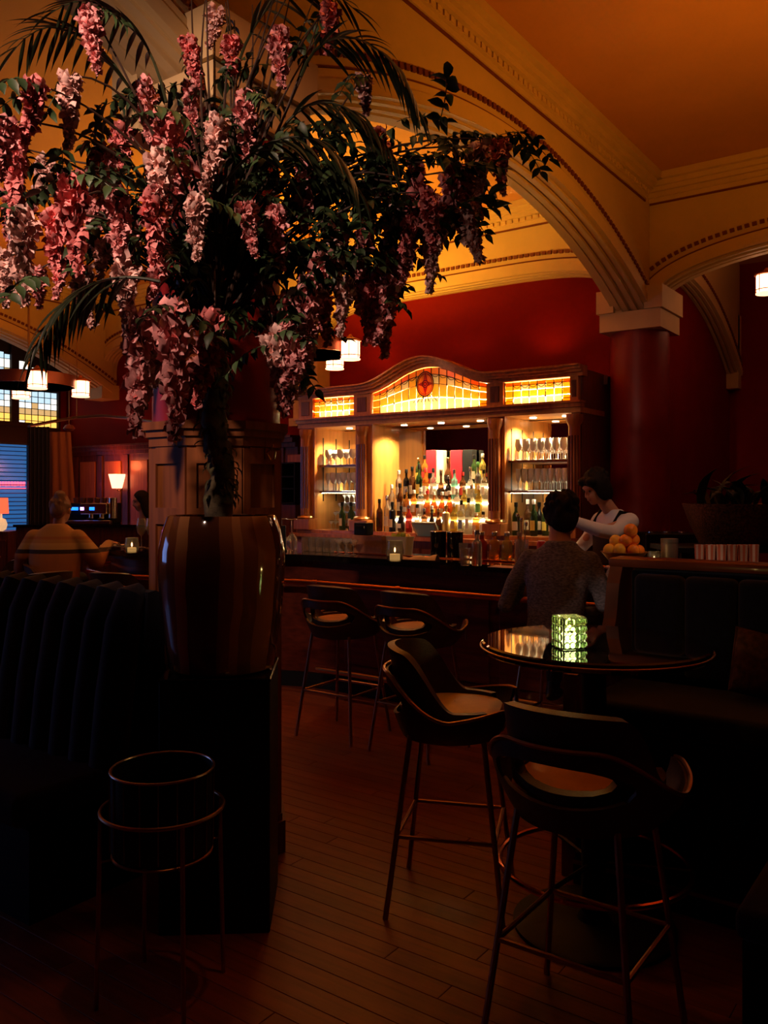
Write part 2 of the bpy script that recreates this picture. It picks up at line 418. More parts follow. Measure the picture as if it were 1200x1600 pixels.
# brass coat hook on the right hand face of the base
hk = thing('coat_hook', 'small pale brass coat hook on the panelled column base', 'hook')
hx, hy = 0, 0
k = 7; a = -PI/4+PI/4*0
M = Matrix.Translation((0,YA,1.77)) @ Matrix.Rotation(-PI/4+PI/4,4,'Z') @ Matrix.Translation((0.288,0.02,0))
MB().rbox((0.003,0,0),(0.006,0.022,0.05),0.002,1,M=M).build('plate', BRASS, hk)
MB().tube([(0.006,0,0.0),(0.03,0,-0.03),(0.05,0,-0.02),(0.055,0,0.01)],0.005,6,M=M).tube([(0.006,0,0.01),(0.03,0.0,0.02),(0.04,0,0.04)],0.005,6,M=M).build('hook_arm', BRASS, hk)

# ---------------------------------------------------------------- wainscot on the left part of the back wall
wn = setting('baseboard_back', WOODD, MB().bb(-9.69,-4.5,-0.05,-0.001,0,2.2), 'dark wood wainscot along the back wall left of the cabinet')
MB().bb(-9.69,-4.5,-0.10,-0.051,2.2,2.26).bb(-9.69,-4.5,-0.16,-0.051,2.26,2.32).bb(-9.69,-4.5,-0.2,-0.001,2.32,2.35).build('cornice', WOODD, wn)
xs = -9.4
while xs < -4.8:
    MB().bb(xs,xs+0.12,-0.075,-0.051,0.2,2.19).build('stile', WOODD, wn, smooth=False)
    MB().rbox((xs+0.385,-0.06,1.5),(0.40,0.02,1.2),0.006,1).build('panel', WOOD, wn, smooth=False)
    MB().rbox((xs+0.385,-0.06,0.45),(0.40,0.02,0.6),0.006,1).build('panel', WOOD, wn, smooth=False)
    xs += 0.65
# picture rail on right wall region left of cabinet: dark cubby rack on the wall
rk = thing('wall_rack', 'small dark cubby rack on the wall left of the bottle cabinet', 'rack', (FX(444,-0.62), -0.62, 0))
d_ = FZ(444,-0.62); z0 = HH(786,d_); z1 = HH(724,d_)
for t in (0,0.36,0.66,1): MB().box((0,0.1,z0+(z1-z0)*t),(0.42,0.3,0.02)).build('shelf', BLACK, rk, smooth=False)
for xx in (-0.21,0.0,0.21): MB().box((xx,0.1,(z0+z1)/2),(0.018,0.3,z1-z0)).build('divider', BLACK, rk, smooth=False)
MB().box((0,0.28,z1/2),(0.46,0.06,z1+0.02)).build('back_panel', WOODD, rk, smooth=False)
MB().box((0,0.1,z0/2-0.01),(0.44,0.28,z0-0.02)).build('cupboard', WOODD, rk, smooth=False)

# ---------------------------------------------------------------- left windows
XW = -9.69
def WY(u):                      # Y on the left wall plane for image column u
    k = (u-600.0)/F; z = (XW-CX)/(ct*k - st); return C2R(k*z, z)[1], z
sg_cols = {'pale': (0.55,0.80,0.95), 'amber': (1.0,0.55,0.10), 'ochre': (0.75,0.50,0.20), 'white': (0.95,0.95,0.85), 'brown': (0.25,0.14,0.08)}
SGM = {k: mat('window_glass_'+k, v, 0.3, emis={'pale':1.1,'amber':1.5,'ochre':0.9,'white':1.6,'brown':0.25}[k], ecol=v) for k, v in sg_cols.items()}
win = thing('window_1', 'stained glass window with pale and amber panes above the dark curtain', 'window'); win['kind'] = 'structure'
y_r, zr = WY(87); y_l, zl = WY(27); y_r2, z2 = WY(14); y_l2, z3 = WY(-45)
zb = 2.66; zm = 3.24; zt0 = 3.42; zt1 = 3.98
fr = MB()
X0 = XW+0.005
def sg_panel(ya, yb, z0, z1, cols, rows, topfn=None, pal=None):
    """ya<yb; panes split in a grid"""
    for i in range(cols):
        for j in range(rows):
            a = ya+(yb-ya)*i/cols; b_ = ya+(yb-ya)*(i+1)/cols
            c_ = z0+(z1-z0)*j/rows; d = z0+(z1-z0)*(j+1)/rows
            if topfn:
                tz = topfn((a+b_)/2)
                if c_ > tz-0.02: continue
                d = min(d, tz)
            k = pal(j, i)
            MB().bb(X0+0.02,X0+0.026,a+0.006,b_-0.006,c_+0.006,d-0.006).build('pane', SGM[k], win, smooth=False)
def pal_low(j, i): return ['amber','amber','ochre','white','pale','pale'][j] if (i*3+j*5) % 7 else ['white','amber','brown','ochre','white','white'][j]
def pal_top(j, i): return ['pale','white','pale','pale'][j] if (i+2*j) % 5 else 'ochre'
topf = lambda yy: 4.0-0.55*((yy-(-2.6))/2.4)**2
for (ya, yb) in ((y_l,y_r),(y_l2,y_r2)):
    sg_panel(ya, yb, zb, zm, 6, 6, None, pal_low)
    sg_panel(ya, yb, zt0, zt1, 6, 4, topf, pal_top)
ldm = MB()
for (ya, yb) in ((y_l,y_r),(y_l2,y_r2)):
    for i in range(7):
        yy = ya+(yb-ya)*i/6; ldm.bb(X0+0.018,X0+0.03,yy-0.006,yy+0.006,zb,zm)
        ldm.bb(X0+0.018,X0+0.03,yy-0.006,yy+0.006,zt0,max(zt0+0.02,topf(yy)))
    for j in range(7): zz = zb+(zm-zb)*j/6; ldm.bb(X0+0.018,X0+0.03,ya,yb,zz-0.005,zz+0.005)
ldm.build('leading', BLACK, win, smooth=False)
m = MB()
m.bb(X0,X0+0.06,y_l2-0.2,-0.15,zm+0.01,zt0-0.01).bb(X0,X0+0.06,y_l2-0.2,-0.15,zb-0.30,zb-0.005)
m.bb(X0,X0+0.06,y_r+0.005,-0.15,zb-0.005,zt1+0.2).bb(X0,X0+0.06,y_r2+0.005,y_l-0.005,zb-0.005,zt1+0.1)
m.bb(X0,X0+0.012,y_l2-0.2,-0.15,zb-0.02,zt1+0.2)
m.build('frame', mat('dark_window_wood', (0.03,0.012,0.008), 0.5), win, smooth=False)
# daylight window further along the left wall, outside the frame
w3 = thing('window_3', 'tall daylit window on the left wall nearer the camera', 'window'); w3['kind'] = 'structure'
DAYG = mat('daylight_glass', (0.3,0.45,0.9), 0.2, emis=2.4, ecol=(0.22,0.38,1.0))
for yy in (-10.2,-9.2,-8.2): MB().bb(X0+0.01,X0+0.02,yy,yy+0.92,0.95,2.8).build('pane', DAYG, w3, smooth=False)
m = MB().bb(X0,X0+0.07,-10.3,-7.2,2.8,2.9).bb(X0,X0+0.07,-10.3,-7.2,0.85,0.95)
for yy in (-10.29,-9.27,-8.27,-7.27): m.bb(X0,X0+0.069,yy,yy+0.07,0.95,2.8)
m.build('frame', MATS['dark_window_wood'], w3, smooth=False)
# lower window with daylight and blinds
yb_, zz_ = WY(40); ya_, _ = WY(-60)
w2 = thing('window_2', 'blue daylit window with blinds behind the dark curtain', 'window'); w2['kind'] = 'structure'
lo, hi = HH(832, zz_), HH(690, zz_)
SKYG = mat('blue_daylight_glass', (0.06,0.28,0.75), 0.2, emis=0.36, ecol=(0.05,0.30,0.85))
TEAL = mat('teal_window_head', (0.03,0.12,0.2), 0.3, emis=0.22, ecol=(0.03,0.25,0.42))
NEON = mat('red_neon_lettering', (1,0.1,0.15), 0.3, emis=4.0, ecol=(1.0,0.06,0.10))
MB().bb(X0+0.01,X0+0.02,ya_,yb_,lo,hi).build('pane', SKYG, w2, smooth=False)
MB().bb(X0+0.01,X0+0.02,ya_,yb_,hi+0.01,hi+0.22).build('upper_pane', TEAL, w2, smooth=False)
for i in range(22):
    zz = lo+(hi-lo)*(i+0.5)/22
    MB().box((0,0,0),(0.028,yb_-ya_-0.02,0.004),M=Matrix.Translation((X0+0.05,(ya_+yb_)/2,zz)) @ Matrix.Rotation(0.45,4,'Y')).build('blind_slat', mat('blind_slat',(0.10,0.22,0.42),0.5), w2, smooth=False)
m = MB(); nz = HH(757,zz_)
yy = yb_-0.03
while yy > ya_: m.bb(X0+0.024,X0+0.03,yy-0.035,yy,nz-0.03+0.012*random.random(),nz+0.04); yy -= 0.05
m.bb(X0+0.024,X0+0.03,ya_,yb_-0.02,nz-0.075,nz-0.055)
m.build('neon_sign', NEON, w2, smooth=False)
m = MB().bb(X0,X0+0.08,yb_,yb_+0.08,lo-0.1,hi+0.3).bb(X0,X0+0.08,ya_,yb_+0.08,lo-0.1,lo-0.01).bb(X0,X0+0.08,ya_,yb_+0.08,hi+0.23,hi+0.30)
m.build('frame', MATS['dark_window_wood'], w2, smooth=False)
# ================================================================ BOTTLE CABINET
YF = -0.78; YB = -0.24           # front plane, mirror plane
XL0, XL1, XM0, XM1, XR0, XR1, XRE = [FX(u, YF) for u in (470, 492, 556, 582, 763, 789, 893)]
XM0b = XM0
XEND = FX(906, YF)
Z0 = 1.17; ZH0 = 2.36; ZH1 = 2.47; ZC0 = 2.70; ZC1 = 2.80
cab = thing('bottle_cabinet', 'tall carved wooden bottle cabinet with lit stained glass crown', 'cabinet', (0,0,0))
def cp(mb, name, m=WOOD, **k): return mb.build(name, m, cab, **k)
# base cupboard and counter
cp(MB().bb(XL0-0.04,XEND+0.02,YF-0.06,-0.01,0.0,1.09), 'base_cupboard', WOODD, smooth=False)
cp(MB().bb(XL0-0.08,XEND+0.04,YF-0.12,-0.01,1.091,1.13).bb(XL0-0.04,XEND+0.02,YF-0.04,-0.01,1.131,Z0), 'counter', WOOD, smooth=False)
nd = 8
for i in range(nd):
    a = XL0+(XEND-XL0)*i/nd; b_ = XL0+(XEND-XL0)*(i+1)/nd
    d = cp(MB().rbox(((a+b_)/2,YF-0.072,0.58),(b_-a-0.03,0.02,0.86),0.004,1), 'door', WOODD, smooth=False)
    MB().ell((b_-0.05,YF-0.095,0.75),(0.014,0.014,0.014),8,6).build('knob', BRASS, d)
# back, mirror, ends
cp(MB().bb(XL0,XEND,-0.2,-0.012,Z0+0.001,ZC1-0.02), 'back_board', WOODD, smooth=False)
for (a, b_) in ((XL1,XM0),(XM1,XR0),(XR1,XRE)):
    cp(MB().bb(a-0.03,b_+0.03,YB,YB+0.02,Z0+0.02,ZH0-0.01), 'mirror', MIRROR, smooth=False)
for (a, b_) in ((XL0,XL1),(XM0,XM1),(XR0,XR1),(XRE,XEND)):
    cp(MB().bb(a+0.015,b_-0.015,YF+0.04,-0.201,Z0+0.001,ZC0), 'partition', WOODL, smooth=False)
cp(MB().bb(XEND-0.012,XEND+0.012,YF+0.02,-0.012,Z0+0.001,ZC1-0.02), 'end_panel', WOODD, smooth=False)
cp(MB().bb(XL0-0.012,XL0+0.012,YF+0.02,-0.012,Z0+0.001,ZC1-0.02), 'end_panel', WOODD, smooth=False)
# dark shelf-peg slots on the left cheeks
for X in (XL1,XR1):
    for yy in (YF+0.17, YB-0.13):
        cp(MB().bb(X-0.0149,X-0.0135,yy-0.010,yy+0.010,1.50,2.25), 'shelf_slot', BLACK, smooth=False)
# front posts: fluted pilasters with half columns
for (a, b_) in ((XL0,XL1),(XM0,XM1),(XR0,XR1),(XRE,XEND)):
    w_ = b_-a; xm = (a+b_)/2
    cp(MB().bb(a,b_,YF-0.005,YF+0.04,Z0+0.001,ZH0), 'post', WOOD, smooth=False)
    cp(MB().lathe([(0.075,1.30),(0.075,1.32),(0.058,1.34),(0.055,2.22),(0.06,2.24),(0.075,2.27),(0.08,2.30),(0.08,2.34)],16,(xm,YF-0.03,0)), 'half_column')
    m = MB()
    for q in range(5):
        an = -PI/2+(q-2)*0.5; m.tube([(xm+0.058*math.cos(an),YF-0.03+0.058*math.sin(an),1.42),(xm+0.058*math.cos(an),YF-0.03+0.058*math.sin(an),2.14)],0.008,6)
    cp(m, 'reeding', WOODD)
    cp(MB().rbox((xm,YF-0.04,1.235),(w_+0.02,0.16,0.127),0.006,1), 'post_foot', WOOD, smooth=False)
    cp(MB().lathe([(0.10,1.30),(0.105,1.31),(0.10,1.325),(0.085,1.335)],16,(xm,YF-0.03,0)), 'brass_collar', BRASS)
# header rail, upper rail and cornice
cp(MB().bb(XL0-0.02,XEND+0.02,YF-0.03,-0.21,ZH0,ZH0+0.05), 'header_soffit', WOODL, smooth=False)
cp(MB().bb(XL0-0.03,XEND+0.03,YF-0.06,YF+0.04,ZH0+0.051,ZH1-0.02).bb(XL0-0.04,XEND+0.04,YF-0.09,YF+0.04,ZH1-0.02,ZH1), 'header_rail', WOOD, smooth=False)
for (a, b_) in ((XL0,XL1),(XM0,XM1),(XR0,XR1),(XRE,XEND)):
    cp(MB().bb(a,b_,YF-0.04,YF+0.05,ZH1+0.001,ZC0), 'crown_post', WOOD, smooth=False)
    cp(MB().rbox(((a+b_)/2,YF-0.043,(ZH1+ZC0)/2),((b_-a)*0.55,0.012,0.16),0.003,1), 'crown_post_panel', WOODD, smooth=False)
def archz(x, lift):              # serpentine crown line of the middle bay
    t = (x-(XM1+XR0)/2)/((XR0-XM1)/2+0.10); t = max(-1,min(1,t))
    return lift*(0.5+0.5*math.cos(PI*t))
Xs = lin(XL0-0.05, XEND+0.05, 90)
LIFT = 0.235
def band(z0, z1, y0, y1, lift=LIFT):
    m = MB(); strip(m, 'x', 0, Xs, [z0+archz(x,lift) for x in Xs], [z1+archz(x,lift) for x in Xs], y0, y1); return m
cp(band(ZC0,ZC0+0.035,YF-0.05,YF+0.06), 'crown_frieze', WOOD)
cp(band(ZC0+0.035,ZC0+0.06,YF-0.09,YF+0.06), 'cornice', WOOD)
cp(band(ZC0+0.06,ZC0+0.085,YF-0.13,YF+0.06), 'cornice', WOOD)
cp(band(ZC0+0.085,ZC1,YF-0.17,YF+0.06), 'cornice', WOOD)
cp(MB().bb(XL0,XEND,YF+0.061,-0.21,ZC1-0.06,ZC1-0.03), 'top_board', WOODD, smooth=False)
cp(band(ZC0-0.02,ZC1-0.03,-0.21,-0.19), 'crown_back', WOODD)
# stained glass crown: light box behind it with tubes
PANE = {'yellow': translucent('crown_glass_yellow',(1.0,0.70,0.13)), 'amber': translucent('crown_glass_amber',(1.0,0.48,0.04)), 'orange': translucent('crown_glass_orange',(0.95,0.30,0.02)), 'red': translucent('crown_glass_red',(0.6,0.05,0.01)), 'cream': translucent('crown_glass_cream',(1.0,0.92,0.62)), 'dark': translucent('crown_glass_dark',(0.12,0.06,0.02))}
TUBE = mat('light_tube', (1,0.8,0.5), 0.5, emis=900, ecol=(1.0,0.80,0.44))
LEAD = mat('lead_came', (0.02,0.010,0.005), 0.5)
BOXM = mat('light_box_white', (0.85,0.8,0.7), 0.7)
def crown_panel(a, b_, lift, ncol):
    gl = thing('stained_glass_panel', None, None); gl.parent = cab
    del_keys = [k for k in gl.keys()]
    y0 = YF+0.0; z0 = ZH1+0.005
    def top(x): return ZC0-0.005+archz(x,lift)
    wcol = (b_-a)/ncol
    rows = [0, 0.30, 0.62, 0.84, 1.0]
    ld = MB()
    for i in range(ncol):
        x0 = a+wcol*i; x1 = x0+wcol
        for j in range(4):
            za, zb_ = rows[j], rows[j+1]
            P_ = [(x0+0.003, z0+(top(x0)-z0)*za+0.003),(x1-0.003, z0+(top(x1)-z0)*za+0.003),(x1-0.003, z0+(top(x1)-z0)*zb_-0.003),(x0+0.003, z0+(top(x0)-z0)*zb_-0.003)]
            edge = i in (0, ncol-1)
            c = ['cream','yellow','yellow','amber'][j]
            if edge: c = ['amber','amber','yellow','orange'][j]
            elif i % 3 == 1 and j == 3: c = 'orange'
            elif i % 2 == 0 and j == 2: c = 'cream'
            Mx = Matrix(((1,0,0,0),(0,0,1,y0),(0,1,0,0),(0,0,0,1)))
            MB().prism(P_, 0, 0.005, M=Mx).build('pane', PANE[c], gl, smooth=False)
    for i in range(ncol+1):
        x0 = a+wcol*i; lo_ = 0.0 if i in (0,1,ncol-1,ncol) else (0.30 if i % 2 else 0.62)
        ld.tube([(x0,y0-0.004,z0+(top(x0)-z0)*lo_),(x0,y0-0.004,top(x0))],0.0045,5)
        if 0 < i < ncol: ld.ell((x0,y0-0.006,z0+(top(x0)-z0)*lo_),(0.010,0.006,0.012),6,5)
    for rw in (0.84,):
        ld.tube([(x,y0-0.004,z0+(top(x)-z0)*rw) for x in lin(a,b_,24)],0.004,5)
    # scallops hanging from the top band
    for i in range(1,ncol-1):
        x0 = a+wcol*i
        ld.tube([(x0+wcol*t, y0-0.004, z0+(top(x0+wcol*t)-z0)*0.84-0.028*math.sin(PI*t)) for t in lin(0,1,6)],0.0035,5)
    ld.tube([(a,y0-0.004,z0+0.03),(a+wcol,y0-0.004,z0+0.03)],0.004,5); ld.tube([(b_-wcol,y0-0.004,z0+0.03),(b_,y0-0.004,z0+0.03)],0.004,5)
    ld.build('leading', LEAD, gl)
    # light box
    bx_ = MB(); yb2 = y0+0.20
    bx_.bb(a-0.01,b_+0.01,yb2,yb2+0.01,z0-0.004,ZC0+0.05)
    bx_.build('light_box', BOXM, gl, smooth=False)
    MB().tube([(a+0.05*(b_-a),y0+0.060,z0+0.045),(b_-0.05*(b_-a),y0+0.060,z0+0.045)],0.014,8).build('light_tube', TUBE, gl)
    return gl
PL = crown_panel(XL1+0.005-0.02, XM0-0.005, 0.0, 7)
PC = crown_panel(XM1+0.01, XR0-0.01, LIFT, 15)
PR = crown_panel(XR1+0.005, XRE-0.005, 0.0, 8)
# medallion of the middle panel
xm = (XM1+XR0)/2-0.02; zm_ = ZH1+0.285; yM = YF-0.012
Mx = Matrix.Translation((xm,yM,zm_)) @ Matrix(((1,0,0,0),(0,0,1,0),(0,1,0,0),(0,0,0,1)))
def disc(r, n=28): return [(r*math.cos(2*PI*i/n), r*math.sin(2*PI*i/n)) for i in range(n)]
MB().prism([(p[0]*0.105/1,p[1]*0.13) for p in disc(1)],0,0.004,M=Mx).build('medallion', PANE['amber'], PC, smooth=False)
for k_ in range(4):
    a = PI/2*k_; r1 = 0.125 if k_ % 2 else 0.10
    M2 = Mx @ Matrix.Translation((0,0,-0.004))
    MB().prism([(r1*math.cos(a),r1*math.sin(a)),(0.04*math.cos(a+0.7),0.04*math.sin(a+0.7)),(0.03*math.cos(a),0.03*math.sin(a)),(0.04*math.cos(a-0.7),0.04*math.sin(a-0.7))],0,0.003,M=M2).build('star_point', PANE['red'], PC, smooth=False)
MB().prism(disc(0.035,16),0,0.003,M=Mx @ Matrix.Translation((0,0,-0.005))).build('medallion_eye', PANE['orange'], PC, smooth=False)
m = MB()
m.tube([(xm+0.105*math.cos(t),yM-0.006,zm_+0.13*math.sin(t)) for t in lin(0,2*PI,28)[:-1]],0.006,6,closed=True)
m.tube([(xm+0.088*math.cos(t),yM-0.006,zm_+0.11*math.sin(t)) for t in lin(0,2*PI,28)[:-1]],0.0035,6,closed=True)
m.tube([(xm+0.036*math.cos(t),yM-0.008,zm_+0.036*math.sin(t)) for t in lin(0,2*PI,16)[:-1]],0.004,6,closed=True)
m.tube([(xm+0.018*math.cos(t),yM-0.008,zm_+0.018*math.sin(t)) for t in lin(0,2*PI,12)[:-1]],0.004,6,closed=True)
for k_ in range(7):
    t = (k_-3)/3; m.tube([(xm+t*0.07,yM-0.004,zm_-0.125+0.02*abs(t)),(xm+t*0.15,yM-0.004,zm_-0.19)],0.004,5)
m.build('medallion_leading', LEAD, PC)
# interior puck lights
puck = mat('puck_light', (1,0.9,0.7), 0.5, emis=25, ecol=(1.0,0.84,0.52))
for (a, b_, n_, pw) in ((XL1,XM0,1,120),(XM1,XR0,3,75),(XR1,XRE,2,140)):
    for i in range(n_):
        x = a+(b_-a)*(i+0.5)/n_
        yy = YF+0.27
        cp(MB().lathe([(0.035,ZH0-0.006),(0.035,ZH0-0.001)],14,(x,yy,0)), 'puck_light', puck)
        light('SPOT',(x,yy,ZH0-0.02),pw*1.2,(1.0,0.72,0.36),0.03,aim=(x,yy+0.02,1.2),spot=140,blend=0.5,name='cabinet_spot')
# glass shelves of the side bays with wooden fronts and LED strips
LED = mat('shelf_led_strip', (1,0.9,0.7), 0.5, emis=46, ecol=(1.0,0.86,0.55))
shelves = {}
for (nm, a, b_) in (('left',XL1,XM0),('right',XR1,XRE)):
    for zz in (1.62,1.925):
        cp(MB().bb(a-0.013,b_+0.013,YF+0.10,YB-0.002,zz-0.022,zz), 'shelf', WOODD, smooth=False)
        cp(MB().bb(a,b_,YB-0.035,YB-0.006,zz+0.0,zz+0.008), 'glow_strip', LED, smooth=False)
    cp(MB().bb(a,b_,YF+0.12,YF+0.14,1.62-0.0245,1.62-0.0225), 'glow_strip', LED, smooth=False)  # hidden strip added under the lower shelf to brighten the bay below
# stepped bottle display in the middle bay
STEPS = [(YF+0.07,Z0),(YF+0.17,1.345),(YF+0.27,1.53),(YF+0.36,1.70)]
stepw = mat('display_step', (0.85,0.75,0.55), 0.35)
for i,(yy,zz) in enumerate(STEPS[1:]):
    cp(MB().bb(XM1+(0.16+0.16*i),XR0-0.02,yy-0.045,yy+0.048,Z0+0.001,zz), 'display_step', stepw, smooth=False)
    cp(MB().bb(XM1+(0.18+0.16*i),XR0-0.03,yy-0.052,yy-0.046,zz-0.05,zz-0.035), 'step_light', LED, smooth=False)
# uplights standing on the cabinet top behind the cornice
for u_, pw in ((585,16),(852,16),(720,10)):
    x = FX(u_, -0.2)
    fxo = thing('uplight', {585:'small uplight on the cabinet top left of the crown',852:'small uplight on the cabinet top at the right end',720:'small uplight on the cabinet top behind the crown'}[u_], 'lamp', (x,-0.33,ZC1-0.03), 0, 'uplights on the cabinet top')
    MB().lathe([(0.05,0),(0.05,0.02),(0.035,0.03),(0.04,0.09),(0.045,0.095)],12).build('housing', BLACK, fxo)
    MB().lathe([(0.034,0.0952),(0.034,0.0975)],12).build('lens', mat('uplight_lens',(1,0.6,0.3),0.4,emis=10,ecol=(1.0,0.5,0.15)), fxo)
    light('SPOT',(x,-0.33,ZC1+0.09),pw*0.5,(1.0,0.30,0.05),0.04,aim=(x,-0.20,4.4),spot=130,blend=0.8,name='uplight_light')

# ================================================================ BOTTLES AND GLASSES
def bottle_profile(kind, H, R):
    if kind == 'wine':   return [(R*0.9,0),(R,0.01),(R,H*0.58),(R*0.85,H*0.66),(R*0.40,H*0.76),(R*0.36,H*0.97),(R*0.40,H)]
    if kind == 'spirit': return [(R*0.92,0),(R,0.01),(R,H*0.62),(R*0.9,H*0.68),(R*0.42,H*0.76),(R*0.38,H*0.95),(R*0.42,H)]
    if kind == 'squat':  return [(R*0.85,0),(R*1.1,0.02),(R*1.15,H*0.40),(R*0.9,H*0.55),(R*0.35,H*0.66),(R*0.33,H*0.95),(R*0.38,H)]
    if kind == 'decanter': return [(R*0.7,0),(R*1.2,0.03),(R*1.25,H*0.28),(R*0.8,H*0.5),(R*0.35,H*0.60),(R*0.34,H*0.8),(R*0.45,H*0.82),(R*0.45,H)]
    return [(R,0),(R,H*0.70),(R*0.95,H*0.74),(R*0.4,H*0.80),(R*0.4,H*0.96),(R*0.44,H)]
BC = {'clear': mat('bottle_clear',(0.95,0.93,0.85),0.06,trans=0.85,ior=1.35), 'amber': mat('bottle_amber',(0.85,0.33,0.05),0.06,trans=0.8,ior=1.35), 'green': mat('bottle_dark_green',(0.03,0.07,0.02),0.08,trans=0.4,ior=1.4), 'black': mat('bottle_black',(0.010,0.008,0.008),0.10), 'aqua': mat('bottle_aqua',(0.35,0.85,0.72),0.06,trans=0.7,ior=1.35), 'orange': mat('bottle_orange',(0.95,0.28,0.05),0.06,trans=0.75,ior=1.35), 'yellow': mat('bottle_yellow',(0.85,0.62,0.12),0.06,trans=0.75,ior=1.35), 'red': mat('bottle_red',(0.45,0.03,0.02),0.08,trans=0.5,ior=1.35), 'brown': mat('bottle_brown',(0.13,0.045,0.015),0.08,trans=0.5,ior=1.35), 'gold': mat('bottle_gold',(0.85,0.62,0.25),0.3,metal=0.7)}
LC = {'white': mat('label_white',(0.80,0.74,0.60),0.6), 'black': mat('label_black',(0.02,0.015,0.012),0.5), 'red': mat('label_red',(0.6,0.05,0.03),0.5), 'yellow': mat('label_yellow',(0.85,0.62,0.10),0.5), 'cream': mat('label_cream',(0.70,0.58,0.36),0.6), 'green': mat('label_green',(0.10,0.28,0.08),0.5), 'blue': mat('label_blue',(0.25,0.35,0.6),0.5)}
CAPC = {'black': BLACK, 'white': mat('cap_white',(0.85,0.8,0.7),0.4), 'gold': mat('cap_gold',(0.75,0.5,0.18),0.3,metal=1.0), 'red': mat('cap_red',(0.6,0.03,0.03),0.35), 'silver': STEEL, 'green': mat('cap_green',(0.05,0.2,0.05),0.4)}
bmesh_cache = {}
def bottle(x, y, z, kind, H, R, col, lab, cap, label, group):
    key = (kind, round(H,3), round(R,3), col)
    if key not in bmesh_cache:
        b = MB().lathe(bottle_profile(kind,H,R),14); me = b.mesh('bottle'); me.materials.append(BC[col]); bmesh_cache[key] = me
    o = bpy.data.objects.new('bottle', bmesh_cache[key]); COL.objects.link(o); o.location = (x,y,z+0.001); o.rotation_euler = (0,0,random.random()*0.6-0.3-0.6)
    tag(o, label, 'bottle', group)
    k2 = ('cap', kind, round(H,3), round(R,3), cap)
    if k2 not in bmesh_cache:
        rr_ = R*0.47; b = MB().lathe([(rr_,H*0.90),(rr_*1.05,H*0.91),(rr_*1.05,H*1.03),(rr_*0.9,H*1.04)],10); me = b.mesh('cap'); me.materials.append(CAPC[cap]); bmesh_cache[k2] = me
    c = bpy.data.objects.new('cap', bmesh_cache[k2]); COL.objects.link(c); c.parent = o
    if lab:
        k3 = ('lab', kind, round(H,3), round(R,3), lab)
        if k3 not in bmesh_cache:
            rl = {'squat':R*1.15,'decanter':R*1.22}.get(kind,R)+0.0015; z_a, z_b = H*0.16, H*(0.44 if kind not in('squat','decanter') else 0.34)
            b = MB().lathe([(rl,z_a),(rl,z_b)],10,a0=-PI*0.92,a1=-PI*0.08); me = b.mesh('paper_label', solid=0.0008); me.materials.append(LC[lab]); bmesh_cache[k3] = me
        l = bpy.data.objects.new('paper_label', bmesh_cache[k3]); COL.objects.link(l); l.parent = o
    return o
COLN = {'clear':'clear','amber':'amber','green':'dark green','black':'black','aqua':'aqua','orange':'orange','yellow':'golden yellow','red':'deep red','brown':'dark brown','gold':'gold'}
TIERN = ['bottom row','second row','third row','top row']
# per tier: list of (pixel x, pixel height, kind, glass, label, cap)
T0 = [(594,50,'spirit','brown','black','black'),(605,56,'spirit','clear','white','silver'),(614,46,'tall','black','cream','black'),(627,40,'squat','black','white','black'),(640,42,'spirit','red','red','silver'),(652,44,'decanter','clear','white','black'),(664,38,'spirit','brown',None,'silver'),(675,42,'decanter','black','black','white'),(686,38,'squat','brown','black','gold'),(697,44,'tall','gold',None,'gold'),(710,48,'spirit','yellow','cream','white'),(721,52,'spirit','clear','blue','black'),(733,56,'spirit','clear','white','black'),(744,34,'tall','amber','cream','white'),(756,36,'spirit','clear','white','black')]
T1 = [(613,48,'spirit','clear','white','white'),(625,50,'wine','brown','cream','black'),(636,42,'squat','amber','white','silver'),(647,40,'spirit','amber','cream','white'),(658,44,'tall','clear','white','white'),(668,40,'squat','orange','red','red'),(679,38,'squat','orange','yellow','white'),(691,38,'squat','orange','cream','white'),(703,40,'squat','orange','red','white'),(714,44,'spirit','clear','yellow','white'),(726,48,'spirit','yellow','white','white'),(737,50,'squat','clear','cream','silver'),(749,50,'spirit','yellow','green','white')]
T2 = [(624,44,'spirit','clear','white','white'),(635,46,'spirit','black','cream','black'),(645,50,'spirit','brown','cream','black'),(655,54,'wine','green','yellow','black'),(666,48,'spirit','amber','white','red'),(677,48,'spirit','clear','white','black'),(690,46,'decanter','brown','black','silver'),(701,36,'squat','black','white','silver'),(711,46,'spirit','aqua','white','silver'),(723,42,'spirit','brown','red','red'),(736,50,'squat','clear','cream','silver'),(747,58,'spirit','clear','yellow','green'),(757,46,'spirit','clear','white','black')]
T3 = [(655,40,'wine','green','yellow','gold'),(664,44,'spirit','amber','red','black'),(701,40,'decanter','brown','black','gold'),(741,44,'wine','green','cream','black'),(755,46,'spirit','yellow','yellow','yellow' if False else 'white')]
for ti, T in enumerate((T0,T1,T2,T3)):
    yy, zz = STEPS[ti]
    for i,(u_,hp,kind,col,lab,cap) in enumerate(T):
        dpt = FZ(u_, yy); H = hp*dpt/F/1.03; R = 0.036 if kind in ('spirit','wine') else 0.038
        if kind in ('squat','decanter'): R = 0.036
        if col == 'gold': R = 0.042
        lb = '%s %s bottle%s, %s from left, %s of display' % (COLN[col], {'spirit':'straight','wine':'slim','squat':'squat','decanter':'bellied','tall':'square shouldered'}[kind], (' with %s label' % lab) if lab else '', ORD(i), TIERN[ti])
        bottle(min(max(FX(u_,yy),XM1+0.05),XR0-0.05), yy+(i%2)*0.010-0.012, zz, kind, H, R, col, lab, cap, lb, 'bottles on the cabinet display')
